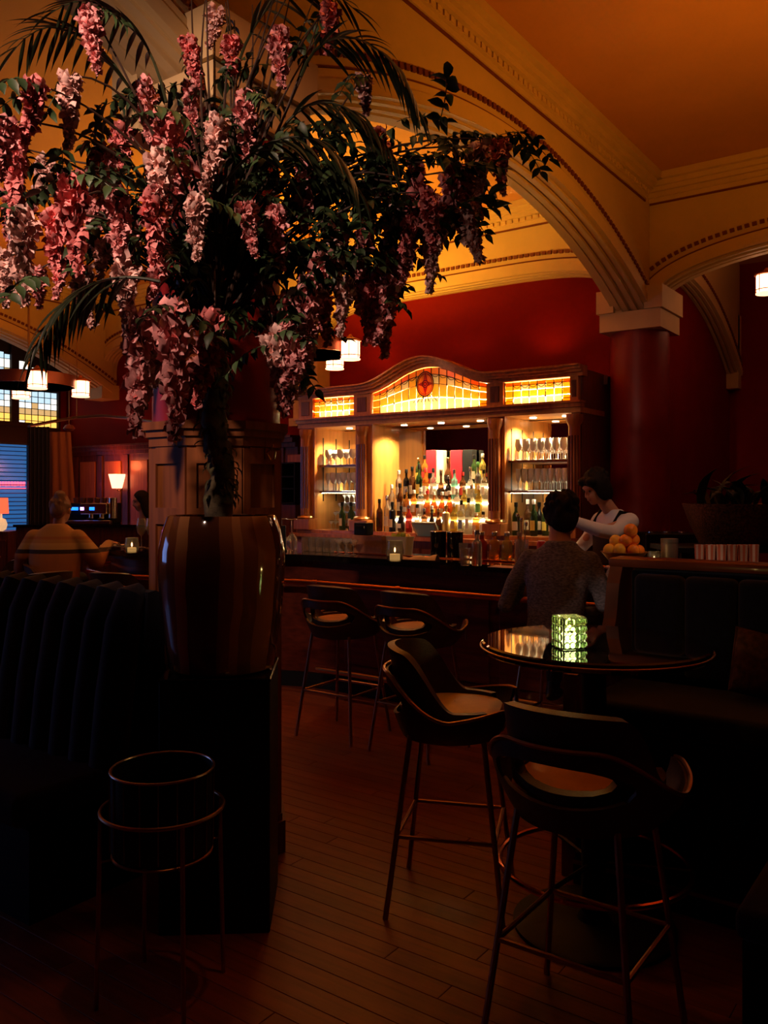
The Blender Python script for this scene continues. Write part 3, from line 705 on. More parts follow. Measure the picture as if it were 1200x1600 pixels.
# gift boxes behind the top row
REDB = mat('red_box_card',(0.50,0.010,0.022),0.45); CRB = mat('cream_box_card',(0.85,0.75,0.5),0.5)
for (u0,u1,lbl,side) in ((671,686,'bright red gift box with a cream inside, left of the pair',CRB),(709,727,'bright red gift box with a black side, right of the pair',BLACK)):
    yy = YF+0.485; xa, xb = FX(u0,yy), FX(u1,yy); dpt = FZ(u0,yy); zt_ = HH(704,dpt)
    g = thing('gift_box', lbl, 'box', ((xa+xb)/2, yy-0.02, 1.701), 0, 'red gift boxes above the bottles')
    w_ = xb-xa
    MB().rbox((0,0,(zt_-1.70)/2),(w_,0.10,zt_-1.70),0.003,1).build('carton', REDB, g, smooth=False)
    if side is CRB:
        MB().rbox((w_/2+0.045,0.0,(zt_-1.70)/2),(0.085,0.09,zt_-1.71),0.003,1).build('inner_tray', CRB, g, smooth=False)
        MB().box((0.0,-0.052,0.09),(w_*0.5,0.003,0.06)).build('black_badge', BLACK, g, smooth=False)
    else:
        MB().rbox((w_/2+0.065,0.0,(zt_-1.70)/2),(0.125,0.10,zt_-1.70),0.003,1).build('black_side', BLACK, g, smooth=False)
# step for the top row continues to carry the boxes
cp(MB().bb(XM1+0.50,XR0-0.02,YF+0.419,YB-0.003,Z0+0.001,1.70), 'display_step', stepw, smooth=False)

def glass_mesh(kind, m):
    if kind == 'flute':  pr = [(0.030,0),(0.030,0.003),(0.004,0.010),(0.004,0.075),(0.018,0.10),(0.026,0.15),(0.024,0.21)]
    elif kind == 'wine': pr = [(0.034,0),(0.034,0.003),(0.004,0.010),(0.004,0.085),(0.026,0.105),(0.038,0.145),(0.036,0.175),(0.030,0.215)]
    elif kind == 'coupe': pr = [(0.032,0),(0.032,0.003),(0.004,0.010),(0.004,0.085),(0.020,0.10),(0.044,0.135),(0.046,0.15)]
    elif kind == 'copa':  pr = [(0.036,0),(0.036,0.003),(0.005,0.010),(0.005,0.075),(0.035,0.10),(0.052,0.145),(0.048,0.18),(0.042,0.20)]
    elif kind == 'upside': pr = [(0.032,0),(0.036,0.05),(0.033,0.08),(0.005,0.11),(0.005,0.19),(0.033,0.197),(0.033,0.20)]
    else: pr = [(0.030,0),(0.032,0.004),(0.036,0.12)]
    b = MB().lathe(pr, 14)
    # open rim: drop the end cap
    if kind not in ('upside',): b.f = [f for f in b.f if not (len(f) == 14 and min(f) >= (len(pr)-1)*14)]
    me = b.mesh('glass_'+kind, solid=0.0015 if kind not in ('upside',) else None); me.materials.append(m); return me
GM = {k: glass_mesh(k, GLASSB) for k in ('flute','wine','coupe','copa')}
GT = glass_mesh('tumbler', GLASS); GU = glass_mesh('upside', GLASS); GW = glass_mesh('wine', GLASS)
def stand(me, name, x, y, z, label, cat, group, sc_=1.0):
    o = bpy.data.objects.new(name, me); COL.objects.link(o); o.location = (x,y,z+0.001); o.scale = (sc_,)*3; o.rotation_euler = (0,0,random.random()*6)
    return tag(o, label, cat, group)
def glass_rows(a, b_, z, kinds, n, rows, where, group, sc_=1.0, u_off=0.03, nm='stemmed_glass'):
    for r_ in range(rows):
        for i in range(n):
            x = a+u_off+(b_-a-2*u_off)*(i+0.5)/n
            y = YF+0.16+r_*0.115
            k = kinds[(i) % len(kinds)]
            stand(GM[k], nm, x, y, z, 'clear %s glass, %s from left, %s, %s' % ({'flute':'flute','wine':'wine','coupe':'coupe','copa':'balloon'}[k], ORD(i), ['front row','middle row','back row'][r_] if rows > 1 else 'row', where), 'glass', group, sc_)
glass_rows(XL1,XM0,1.925,['copa','coupe'],6,2,'upper left cabinet shelf','glasses on the upper left shelf',0.9)
glass_rows(XL1,XM0,1.62,['flute','wine'],7,2,'lower left cabinet shelf','glasses on the lower left shelf')
glass_rows(XR1,XRE,1.925,['wine'],8,3,'upper right cabinet shelf','glasses on the upper right shelf',1.0)
glass_rows(XR1,XRE,1.62,['flute'],9,3,'lower right cabinet shelf','glasses on the lower right shelf',1.05)
# stacked glasses on the left counter, rising to the right
k_ = 0
for lv in range(4):
    n = 6-lv
    for i in range(n):
        x = XL1+0.03+(XM0-XL1-0.19)*(i+0.5+lv)/6
        stand(GM['coupe'], 'coupe_glass', x, YF+0.22, Z0+0.0+lv*0.105, 'clear coupe glass in the stepped stack, %s from left on level %s' % (ORD(i), ['one','two','three','four'][lv]), 'glass', 'stacked coupe glasses', 0.62 if lv else 0.62)
        if lv: pass
# glass trays between the levels of the stack
tray = thing('glass_riser', 'clear stepped riser under the coupe glasses in the left bay', 'riser')
for lv in range(1,4):
    xa = XL1+0.03+(XM0-XL1-0.19)*(lv)/6
    MB().bb(xa-0.005,XM0-0.15,YF+0.16,YF+0.28,Z0+lv*0.105-0.006,Z0+lv*0.105).build('tray', GLASS, tray, smooth=False)
    MB().bb(XM0-0.156,XM0-0.152,YF+0.165,YF+0.275,Z0+(lv-1)*0.105+0.001,Z0+lv*0.105-0.006).build('support', GLASS, tray, smooth=False)
# dark wine bottles in front of the left bay and the crowd of bottles in the right bay
for i,(u_,dy_) in enumerate(((538,0.02),(545,0.10),(552,0.02))):
    bottle(min(FX(u_,YF+0.10),XM0-0.05),YF+0.04+dy_,Z0,'wine',0.31,0.037,'green','cream','black','dark green wine bottle with cream label, %s of three in the left bay' % ORD(i),'wine bottles in the left bay')
RB = [(801,'wine','green','white','black'),(808,'spirit','brown','cream','white'),(816,'wine','black','cream','black'),(824,'wine','green','yellow','white'),(832,'spirit','green','yellow','white'),(841,'wine','green','white','white'),(850,'spirit','yellow','cream','white'),(860,'wine','green','white','gold'),(870,'spirit','clear','white','silver'),(880,'wine','brown','cream','black')]
for i,(u_,kind,col,lab,cap) in enumerate(RB):
    yy = YF+0.13+(i%3)*0.13
    bottle(XR1+0.055+(XRE-XR1-0.11)*i/9,yy,Z0,kind,0.32+0.03*(i%2),0.038,col,lab,cap,'%s bottle with %s label, %s from the left in the right cabinet bay' % (COLN[col],lab,ORD(i)),'bottles in the right bay')
# ================================================================ THE BAR
BH_ = 1.10; BY = -3.15; BC_ = (-3.3,-2.6); BR = 1.13; XBR = 3.6; BKY = -2.55
def bar_outline(off=0.0, back=0.0):
    """front edge from right to left around the round end, then back edge"""
    y_ = BY-off; R = BR+off
    pts = [(XBR,y_)]
    ca_, sa_ = -math.acos(max(-1,min(1,(y_-BC_[1])/R))) , 0
    # where the straight front meets the round end: blend with a cove
    xs = -1.55
    pts.append((xs,y_))
    a0 = math.radians(-52)
    p0 = Vector((xs,y_)); p1 = Vector((BC_[0]+R*math.cos(a0), BC_[1]+R*math.sin(a0)))
    for i in range(1,7):
        t = i/6; s_ = t*t*(3-2*t); pts.append((p0.x+(p1.x-p0.x)*t, p0.y+(p1.y-p0.y)*s_))
    for i in range(1,25):
        a = a0-(math.radians(360-52-80))*i/24*1.0
        pts.append((BC_[0]+R*math.cos(a), BC_[1]+R*math.sin(a)))
    return pts
def bar_poly(off): 
    p = bar_outline(off); return p+[(-2.2,BKY+0.12),(-1.6,BKY),(XBR,BKY)]
bar = thing('bar_counter', 'long dark bar counter with rounded end and black stone top', 'bar', (0,0,0))
MB().prism(bar_poly(-0.16),0.12,BH_-0.05).build('body', WOODH, bar, ang=30)
MB().prism(bar_poly(-0.12),0.0,0.12).build('plinth', BLACK, bar, ang=30)
MB().prism(bar_poly(0.0),BH_-0.05,BH_).build('stone_top', STONE, bar, ang=30)
MB().prism(bar_poly(-0.10),BH_-0.085,BH_-0.0505).build('fascia', WOODD, bar, ang=30)
# applied panels on the straight front
x = -1.4
while x < 3.3:
    pn = MB().rbox((x+0.34,BY+0.152,0.56),(0.62,0.018,0.66),0.005,1).build('panel', WOODH, bar, smooth=False)
    x += 0.70
# inlaid copper line on the top, and the drip rail at the work side
MB().tube([(p[0],p[1]+0.30,BH_+0.004) for p in [(XBR,BY),(-1.6,BY)]],0.007,6).build('copper_inlay', COPPER, bar)
# copper arm rail
ol = bar_outline(0.05); ol = [p for p in ol]
rail = [(p[0],p[1],0.885) for p in ol[:28]]
dense_rail = [rail[0]]+[tuple(Vector(rail[0]).lerp(Vector(rail[1]),t)) for t in (0.25,0.5,0.75)]+rail[1:]
rl = MB().tube(dense_rail,0.024,10).build('arm_rail', COPPER, bar)
for x in (2.9,2.0,1.1,0.2,-0.7,-1.5):
    MB().tube([(x-0.02,BY-0.05,0.885),(x+0.02,BY-0.05,0.885)],0.030,10).build('rail_joint', COPPER, bar)
    MB().tube([(x,BY-0.05,0.885),(x,BY+0.03,0.86),(x,BY+0.15,0.86)],0.011,6).build('rail_bracket', COPPER, bar)
m = MB().tube([(XBR,BY-0.04,0.20),(-1.5,BY-0.04,0.20)],0.022,10); m.build('foot_rail', BRASS, bar)
for x in (2.6,1.4,0.2,-1.0): MB().tube([(x,BY-0.04,0.20),(x,BY+0.05,0.10),(x,BY+0.115,0.08)],0.012,6).build('foot_rail_bracket', BRASS, bar)
TOPZ = BH_+0.001
def onbar(u, v): return G(u, v, BH_)
# row of tumblers
for r_,(n_,dy_) in enumerate(((7,0.30),(7,0.385))):
    for i in range(n_):
        u_ = 470+r_*5+i*11.2
        stand(GT,'tumbler',FX(480,BY+dy_)+0.078*i-0.02+0.02*r_,BY+dy_,TOPZ,'clear tumbler on the bar, %s from the left in the %s row' % (ORD(i),('front','rear')[r_]),'glass','rows of tumblers on the bar',0.98)
for i,(u_,dy_) in enumerate(((440,0.40),(456,0.33))):
    stand(GU,'wine_glass',FX(u_,BY+dy_),BY+dy_,TOPZ,'large stemmed glass upside down on the bar, %s from the column' % ORD(i),'glass','upturned stemmed glasses', 1.35)
GMC = glass_mesh('coupe',GLASS)
for i,u_ in enumerate((536,542,547)):
    stand(GMC,'coupe_glass',FX(541,BY+0.18)+0.075*(i-1),BY+0.18,TOPZ,'small footed glass at the right end of the tumbler row, %s of three' % ORD(i),'glass','footed glasses on the bar',0.8)
# black menu board at the left end
o = thing('menu_holder','tall narrow black holder standing at the column end of the bar','holder',(FX(441,BY+0.18),BY+0.18,TOPZ),TH)
MB().rbox((0,0,0.11),(0.06,0.04,0.22),0.004,1).build('sleeve',BLACK,o,smooth=False); MB().rbox((0,0,0.006),(0.09,0.07,0.011),0.003,1).build('foot',BLACK,o,smooth=False)
# wooden caddy with a white tub, black box above
WCAD = mat('caddy_wood',(0.38,0.15,0.06),0.5,var=0.2,scale=5,stretch=(6,1,6))
xa, xb = FX(551,BY+0.32), FX(597,BY+0.32)
o = thing('wooden_caddy','plain reddish wooden caddy box on the bar beside the tumblers','box',((xa+xb)/2,BY+0.38,TOPZ))
w_ = xb-xa
for (c,d) in (((0,-0.06,0.075),(w_,0.012,0.15)),((0,0.06,0.075),(w_,0.012,0.15)),((-w_/2+0.006,0,0.075),(0.012,0.108,0.15)),((w_/2-0.006,0,0.075),(0.012,0.108,0.15))):
    MB().box(c,d).build('side',WCAD,o,smooth=False)
MB().box((0,0,0.006),(w_-0.024,0.108,0.011)).build('bottom',WCAD,o,smooth=False)
o = thing('card_terminal','black card box resting on the wooden caddy','box',(FX(566,BY+0.38),BY+0.40,TOPZ+0.151))
MB().rbox((0,0,0.05),(0.13,0.10,0.10),0.006,2).build('case',BLACK,o,smooth=False); MB().rbox((0,-0.051,0.06),(0.09,0.003,0.03),0.001,1).build('screen',mat('dark_screen',(0.01,0.01,0.012),0.1),o,smooth=False)
WPL = mat('white_plastic',(0.75,0.66,0.5),0.4)
xa, xb = FX(603,BY+0.36), FX(638,BY+0.36)
o = thing('garnish_tub','white plastic tub with cut fruit behind the candle','tub',((xa+xb)/2,BY+0.40,TOPZ))
w_ = xb-xa
b = MB().grid(lambda a_,c_: ((w_/2*(0.85+0.15*c_))*max(-1,min(1,1.3*math.cos(2*PI*a_))), (0.06*(0.85+0.15*c_))*max(-1,min(1,1.3*math.sin(2*PI*a_))), 0.15*c_),32,4,closeu=True)
b.build('shell',WPL,o,solid=0.003); MB().box((0,0,0.05),(w_*0.7,0.07,0.004)).build('bottom',WPL,o,smooth=False)
LIME = mat('lime_peel',(0.35,0.42,0.06),0.5); LEMN = mat('lemon_flesh',(0.85,0.55,0.10),0.5)
for i in range(7):
    M = Matrix.Translation((-w_*0.3+w_*0.1*i,0.02*(-1)**i,0.15+0.006*(i%3))) @ Euler((0.6*i,0.9*i,0.4*i)).to_matrix().to_4x4()
    f_ = MB().lathe([(0,-0.02),(0.018,-0.012),(0.024,0.0),(0,0.0001)],10,M=M).build('fruit_wedge',LIME if i%2 else LEMN,o)
# votive candles
def votive(x, y, z, label, rz=0, power=0.5, holder=None, h=0.085, r=0.042):
    o = thing('votive_candle', label, 'candle', (x,y,z), rz)
    b = MB().lathe([(r*0.75,0),(r*0.95,0.01),(r*1.05,h*0.5),(r*0.9,h)],18); b.f = [f for f in b.f if not (len(f)==18 and min(f) >= 3*18)]
    b.build('glass_cup', holder or mat('smoky_glass',(0.45,0.38,0.34),0.04,trans=0.9,ior=1.35), o, solid=0.003)
    MB().lathe([(r*0.62,0.006),(r*0.62,h*0.35),(0.0,h*0.36)],14).build('wax', WAX, o)
    MB().ell((0,0,h*0.55),(0.006,0.006,0.018),8,8).build('flame', FLAME, o)
    light('POINT',(x,y,z+h*1.3),power,(1.0,0.55,0.18),0.02,name='candle_light')
    return o
x, y = G(617,877,BH_); votive(x,y,TOPZ,'lit votive candle in smoky glass on the bar before the white tub',power=0.5,h=0.15,r=0.062)
# folded cloth napkin
CLOTH = mat('cream_cloth',(0.62,0.42,0.22),0.8,bump=0.1,bscale=80)
o = thing('bar_towel','crumpled cream bar towel lying beside the black bins','towel',(*G(652,875,BH_),TOPZ),0.2)
MB().grid(lambda a_,c_:(-0.16+0.32*a_, -0.05+0.10*c_, 0.004+0.018*abs(math.sin(a_*7+c_*2))*(1-abs(2*c_-1)**3)+0.022*a_*(1-abs(2*c_-1)**2)),20,8).build('cloth',CLOTH,o,solid=0.003)
# black round bins
for i,u_ in enumerate((685,711)):
    xx, yy = FX(u_,BY+0.38), BY+0.38
    o = thing('black_bin','tall glossy black round bin on the bar, %s of the pair' % ('left','right')[i],'container',(xx,yy,TOPZ),0,'black bins on the bar')
    b = MB().lathe([(0.058,0),(0.06,0.004),(0.062,0.20),(0.060,0.20),(0.056,0.01),(0.0,0.009)],20); b.build('body',mat('black_gloss',(0.008,0.006,0.006),0.12),o)
    MB().tube([(0.061*math.cos(t),0.061*math.sin(t),0.20) for t in lin(0,2*PI,20)[:-1]],0.003,6,closed=True).build('rim',STEEL,o)
# steel jigger cups
o = stand(GT,'straw_cup',FX(724,BY+0.33),BY+0.33,TOPZ,'short glass cup just right of the black bins','cup',None,1.0)
# water bottle and tumbler
bottle(*G(745,884,BH_),TOPZ,'spirit',0.235,0.036,'clear',None,'silver','small clear water bottle at the front edge of the bar','bar top bottles')
stand(GT,'tumbler',*G(727,884,BH_),TOPZ,'clear water tumbler beside the small bottle at the bar edge','glass',None,1.0)
# juice bottles with pourers
JU = [(758,'red'),(768,'orange'),(778,'amber'),(788,'orange'),(797,'yellow'),(805,'amber')]
for i,(u_,c_) in enumerate(JU):
    bottle(FX(757,BY+0.40)+0.052*i,BY+0.36+0.10*(i%2),TOPZ,'spirit',0.20,0.040,c_,None,'silver','%s juice bottle, %s from the left in the row on the bar' % (COLN[c_],ORD(i)),'juice bottles on the bar')
# mixing glass with bar tools
xx, yy = G(815,880,BH_)
o = thing('mixing_glass','tall mixing glass holding steel bar tools at the end of the juice bottles','glass',(xx,yy,TOPZ))
b = MB().lathe([(0.046,0),(0.048,0.004),(0.05,0.17)],18); b.f = [f for f in b.f if not (len(f)==18 and min(f)>=36)]
b.build('cup',GLASS,o,solid=0.003)
for i in range(3):
    a = 2.1*i; MB().tube([(0.01*math.cos(a),0.01*math.sin(a),0.01),(0.035*math.cos(a),0.035*math.sin(a),0.27+0.03*i)],0.004,6).ell((0.036*math.cos(a),0.036*math.sin(a),0.28+0.03*i),(0.012,0.012,0.02),8,6).build('bar_tool',STEEL,o)
# paper menus and a can
x, y = G(800,887,BH_); o = tag(MB().rbox((0,0,0.002),(0.30,0.13,0.004),0.001,1).build('paper_menu',mat('menu_paper',(0.70,0.42,0.30),0.7),None,smooth=False),'flat paper menu at the bar edge beside the seated man','menu'); o.location = (x,y,TOPZ); o.rotation_euler = (0,0,0.05)
x, y = FX(846,BY+0.42), BY+0.42
o = thing('drink_can','red and white can standing beside the man on the bar','can',(x,y,TOPZ))
MB().lathe([(0.028,0),(0.033,0.008),(0.033,0.135),(0.026,0.15),(0.027,0.153)],16).build('can_body',mat('can_red',(0.6,0.04,0.03),0.3,metal=0.4),o)
MB().lathe([(0.0335,0.012),(0.0335,0.045)],16).build('white_band',mat('can_white',(0.8,0.78,0.7),0.35),o)
# tablet till on the cabinet counter
x, y = FX(664,YF-0.10), YF-0.08
o = thing('till_tablet','tilted till tablet with pale frame in front of the bottles','tablet',(x,y,1.131),0)
M = Matrix.Translation((0,-0.10,0.0)) @ Matrix.Rotation(math.radians(-38),4,'X')
M = Matrix.Translation((0,0,0.08)) @ Matrix.Rotation(math.radians(35),4,'X')
MB().rbox((0,0,0),(0.30,0.02,0.20),0.006,2,M=M).build('frame',mat('pale_frame',(0.26,0.24,0.17),0.35),o)
MB().box((0,-0.0105,0),(0.25,0.002,0.155),M=M).build('screen',mat('till_screen',(0.10,0.10,0.07),0.1,emis=0.04,ecol=(0.5,0.5,0.35)),o,smooth=False)
# espresso machine and cups at the left end
exx, eyy = D(146,9.6)
zc_ = HH(818,9.6)
sv = thing('side_counter','low dark service counter behind the rounded bar end','counter',(exx,eyy,0),TH)
MB().box((0,0,(zc_-0.03)/2),(1.5,0.6,zc_-0.03)).build('body',WOODD,sv,smooth=False); MB().box((0,-0.01,zc_-0.015),(1.54,0.64,0.029)).build('top',STONE,sv,smooth=False)
es = thing('espresso_machine','steel espresso machine glowing with blue display lights','machine',(exx-0.02,eyy,zc_),TH)
zz = HH(803,9.6)-zc_; zt_ = HH(786,9.6)-zc_
MB().rbox((0,0.08,zt_/2),(0.52,0.30,zt_),0.01,1).build('body',BLACK,es,smooth=False)
MB().rbox((0.06,-0.10,(zz+zt_)/2),(0.30,0.09,zt_-zz),0.008,1).build('head_panel',STEEL,es,smooth=False)
BLU = mat('blue_led',(0.1,0.4,1),0.4,emis=3.2,ecol=(0.01,0.16,1.0)); VIO = mat('violet_led',(0.6,0.4,1),0.4,emis=4,ecol=(0.55,0.30,1.0))
for (dx,w_,mm) in ((-0.15,0.085,BLU),(-0.065,0.04,VIO),(0.045,0.055,BLU)):
    MB().rbox((dx,-0.150,(zz+zt_)/2),(w_,0.008,0.035),0.003,1).build('display_light',mm,es)
for dx in (0.02,0.14): MB().lathe([(0.03,zz-0.05),(0.03,zz)],12,(dx,-0.09,0)).tube([(dx,-0.09,zz-0.04),(dx,-0.22,zz-0.05)],0.01,6).build('portafilter',STEEL,es)
MB().lathe([(0.05,zt_-0.17),(0.05,zt_+0.06)],14,(0.25,-0.06,0)).build('boiler_tube',STEEL,es)
MB().rbox((0,-0.08,0.02),(0.5,0.16,0.04),0.005,1).build('drip_tray',STEEL,es,smooth=False)
CUPM = mat('dark_cups',(0.22,0.10,0.06),0.35)
for i in range(6):
    c_ = Vector((-0.20+0.08*i,0.05,zt_)); p_ = Matrix.Rotation(TH,4,'Z') @ c_
    o = MB().lathe([(0.022,0),(0.032,0.02),(0.035,0.06)],12).build('coffee_cup',CUPM); o.location = (exx-0.02+p_.x,eyy+p_.y,zc_+zt_+0.001)
    tag(o,'small dark cup on the espresso machine, %s from the left' % ORD(i),'cup','cups on the espresso machine')
# items on the rounded end
votive(*G(206,864,BH_),TOPZ,'lit votive candle in dark glass on the rounded bar end',power=0.4,h=0.125,r=0.058)
for i,(u_,v_) in enumerate(((221,856),(236,857))):
    stand(GW,'wine_glass',*G(u_,v_,BH_),TOPZ,'tall wine glass on the rounded bar end, %s the column' % ('left of','half hidden behind')[i],'glass','wine glasses on the bar end',1.25)
o = MB().rbox((0,0,0.003),(0.22,0.15,0.005),0.001,1).build('paper_menu',mat('pale_paper',(0.7,0.6,0.5),0.7),None,smooth=False); o.location = (*G(178,852,BH_),TOPZ); o.rotation_euler = (0,0,0.6); tag(o,'pale paper sheet on the rounded bar end','menu')
# fruit bowl right of the man
bx, by = D(975,5.75); 
o = thing('fruit_bowl','brass bowl on the bar behind the booth holding oranges','bowl',(bx,by,TOPZ))
b = MB().lathe([(0.06,0.0),(0.062,0.02),(0.10,0.04),(0.15,0.10),(0.155,0.10)],24); b.f = [f for f in b.f if not(len(f)==24 and min(f)>=96)]; b.build('bowl_shell',mat('bowl_brass',(0.50,0.22,0.06),0.3,metal=0.7),o,solid=0.004)
ORM = [mat('orange_peel',(0.95,0.28,0.02),0.45,bump=0.15,bscale=120), mat('lemon_peel',(0.90,0.50,0.05),0.45,bump=0.15,bscale=120)]
FR = [(-0.10,0,0.105,0.042,1),(-0.045,-0.05,0.11,0.042,1),(0.0,0.04,0.115,0.045,0),(0.05,-0.05,0.11,0.044,0),(0.10,0.01,0.105,0.043,0),(0.005,-0.02,0.175,0.045,0),(0.065,0.0,0.18,0.043,0),(0.04,-0.02,0.245,0.047,0),(-0.05,0.03,0.165,0.042,1)]
for i,(dx,dy,dz,r_,k_) in enumerate(FR):
    q = Matrix.Rotation(TH,4,'Z') @ Vector((dx,dy,dz))
    f_ = thing('orange' if not k_ else 'lemon', '%s in the bowl beside the bartender, %s' % ('orange' if not k_ else 'lemon', ['lowest at the left','in front at the left','at the back','in front at the right','lowest at the right','in the middle of the heap','upper right','topmost of the heap','upper left'][i]),'fruit',(bx+q.x,by+q.y,TOPZ+q.z),0,'fruit in the bowl')
    MB().ell((0,0,0),(r_,r_,r_*(0.96 if not k_ else 1.15)),14,10).build('peel',ORM[k_],f_); MB().lathe([(0.006,r_*(0.95 if not k_ else 1.14)),(0.004,r_*(0.99 if not k_ else 1.18))],6).build('stem',mat('fruit_stem',(0.1,0.12,0.03),0.7),f_)
# steel canister, dark spice glasses, striped cups behind the booth
cx_, cy_ = D(1046,5.7)
o = thing('canister','grey canister behind the booth right of the fruit','canister',(cx_,cy_,TOPZ)); zt_ = HH(843,5.7)-TOPZ
MB().lathe([(0.052,0),(0.055,0.004),(0.055,zt_-0.01),(0.05,zt_)],18).build('body',mat('grey_tin',(0.30,0.26,0.22),0.4,metal=0.5),o); MB().lathe([(0.057,zt_-0.02),(0.057,zt_+0.006),(0.0,zt_+0.008)],18).build('lid',mat('grey_lid',(0.2,0.18,0.16),0.4),o)
cx_, cy_ = D(1022,5.6); votive(cx_,cy_,TOPZ,'small dark glass jar with a glint between fruit bowl and canister',power=0.05,h=0.11,r=0.045)  # jar built as a votive; flame and lamp added for the glint
STR = mat('striped_cup_red',(0.62,0.16,0.08),0.5); STW = mat('striped_cup_white',(0.75,0.55,0.42),0.5)
for i in range(6):
    u_ = 1093+i*17; cx_, cy_ = D(u_,5.5)
    h_ = HH(851,5.5)-TOPZ
    o = thing('striped_cup','red and white striped cup behind the booth, %s from the left' % ORD(i),'cup',(cx_,cy_,TOPZ),0.3*i,'striped cups behind the booth')
    for k in range(12):
        MB().lathe([(0.026,0),(0.033,h_)],1,a0=k*PI/6,a1=(k+1)*PI/6).build('stripe',STR if k%2 else STW,o,solid=0.002,smooth=False)
    MB().lathe([(0.0255,0.001),(0.0255,0.004)],12).build('bottom',STW,o)
# service shelf with the planter
px, py = D(1140,6.6)
zp = HH(852,6.6)
o = thing('service_stand','dark service stand carrying the big planter','stand',(px,py,0),TH)
MB().box((0.1,0,zp-0.02),(1.25,0.62,0.038)).build('top',BLACK,o,smooth=False)
for dx in (-0.45,0.65):
    for dy in (-0.26,0.26): MB().box((dx,dy,(zp-0.04)/2),(0.05,0.05,zp-0.04)).build('leg',BLACK,o,smooth=False)
MB().box((0.1,0.0,0.35),(1.05,0.48,0.03)).build('shelf',BLACK,o,smooth=False)
for i,u_ in enumerate((1020,1040,1061)):
    tx, ty = D(u_,6.2); 
zr_ = HH(832,7.9)
rx, ry = D(1040,7.9)
o = thing('glass_washer','black appliance with three small chrome lids behind the canister','appliance',(rx,ry,0),TH)
MB().rbox((0,0,zr_/2),(0.5,0.4,zr_),0.01,1).build('case',BLACK,o,smooth=False)
for i in range(3): MB().lathe([(0.05,zr_+0.001),(0.05,zr_+0.015),(0.0,zr_+0.02)],14,(-0.14+0.14*i,-0.05,0)).build('lid',STEEL,o)
pl = thing('planter','wide bronze glass-chip planter bowl on the stand at right','planter',(px+0.04,py+0.02,zp+0.001))
d_ = 6.6; rt = 0.40; zt_ = HH(787,d_)-zp
b = MB().lathe([(0.24,0),(0.27,0.01),(0.34,zt_*0.5),(rt,zt_),(rt-0.02,zt_),(rt-0.05,zt_*0.8),(0.0,zt_*0.8)],36)
b.build('bowl',mat('bronze_mosaic',(0.16,0.085,0.05),0.3,metal=0.4,var=0.8,scale=60,bump=0.6,bscale=90),pl)
LEAFD = mat('dark_leaf',(0.020,0.030,0.012),0.45,var=0.3,scale=10)
rr = random.Random(11)
def blade(L, wd, droop, n=6):
    vs = []; fs = []
    for i in range(n+1):
        t = i/n; w_ = wd*math.sin(PI*min(1,0.12+0.88*t))**0.8*(1-t**4) if t < 1 else 0.0005
        x = L*(t-0.25*droop*t*t); z = L*droop*(0.9*t-1.1*t*t)
        vs += [(x,-w_,z+w_*0.35),(x,0,z),(x,w_,z+w_*0.35)]
    for i in range(n):
        a = 3*i; fs += [(a,a+1,a+4,a+3),(a+1,a+2,a+5,a+4)]
    return vs, fs
for i in range(26):
    vs, fs = blade(0.30+0.22*rr.random(),0.03+0.02*rr.random(),0.5+0.6*rr.random())
    M = Matrix.Translation((0.22*(rr.random()-0.5)*2,0.22*(rr.random()-0.5)*2,zt_*0.82)) @ Matrix.Rotation(2*PI*i/26*3,4,'Z') @ Matrix.Rotation(-0.5-0.7*rr.random(),4,'Y')
    MB().add(vs,fs,M).build('leaf',LEAFD,pl,solid=0.0015)
# ================================================================ LAMPS
SHADE = mat('lantern_shade',(1,0.8,0.55),0.5,emis=7.0,ecol=(1.0,0.45,0.22))
SHADEW = mat('lantern_bottom',(1,0.8,0.6),0.5,emis=4.0,ecol=(1.0,0.36,0.18))
CHB = mat('copper_band',(0.34,0.10,0.05),0.35,metal=0.6)
def lantern(root, x, y, z, sc_=1.0):
    l = thing('lantern', None, None); l.parent = root; l.location = (x,y,z)
    s_ = sc_
    MB().lathe([(0.088*s_,-0.09*s_),(0.095*s_,-0.05*s_),(0.095*s_,0.075*s_)],16).build('shade',SHADE,l)
    MB().lathe([(0.0,-0.102*s_),(0.10*s_,-0.102*s_),(0.10*s_,-0.092*s_)],16).build('bottom_glass',SHADEW,l)
    MB().lathe([(0.102*s_,0.0755*s_),(0.115*s_,0.08*s_),(0.11*s_,0.095*s_),(0.03*s_,0.12*s_),(0.012*s_,0.15*s_)],16).build('cap',CHB,l)
    m = MB()
    for k in range(6):
        a = k*PI/3; m.tube([(0.098*s_*math.cos(a),0.098*s_*math.sin(a),-0.09*s_),(0.098*s_*math.cos(a),0.098*s_*math.sin(a),0.076*s_)],0.004*s_,5)
    m.tube([(0.1*s_*math.cos(t),0.1*s_*math.sin(t),-0.062*s_) for t in lin(0,2*PI,16)[:-1]],0.005*s_,5,closed=True)
    m.build('cage',CHB,l)
def chandelier(label, x, y, z, R, n, a0, power, col):
    c = thing('chandelier', label, 'chandelier', (x,y,z))
    MB().lathe([(R-0.012,0.0),(R,0.0),(R,0.13),(R-0.012,0.13),(R-0.012,0.0)],40).build('ring_band',CHB,c)
    MB().tube([(0,0,0.09),(0,0,CEIL-z-0.001)],0.012,8).lathe([(0.07,CEIL-z-0.03),(0.075,CEIL-z-0.001)],16).build('rod',BRASSD,c)
    for k in range(n):
        a = a0+2*PI*k/n; MB().tube([(0,0,0.10),(R*math.cos(a),R*math.sin(a),0.06)],0.010,6).build('spoke',BRASSD,c)
    for k in range(n):
        a = a0+2*PI*k/n; lantern(c,(R+0.06)*math.cos(a),(R+0.06)*math.sin(a),0.02)
    if power: light('SPOT',(x,y,z+0.16),power,col,0.25,aim=(x,y+0.01,5),spot=168,blend=0.4,name='chandelier_light')
    return c
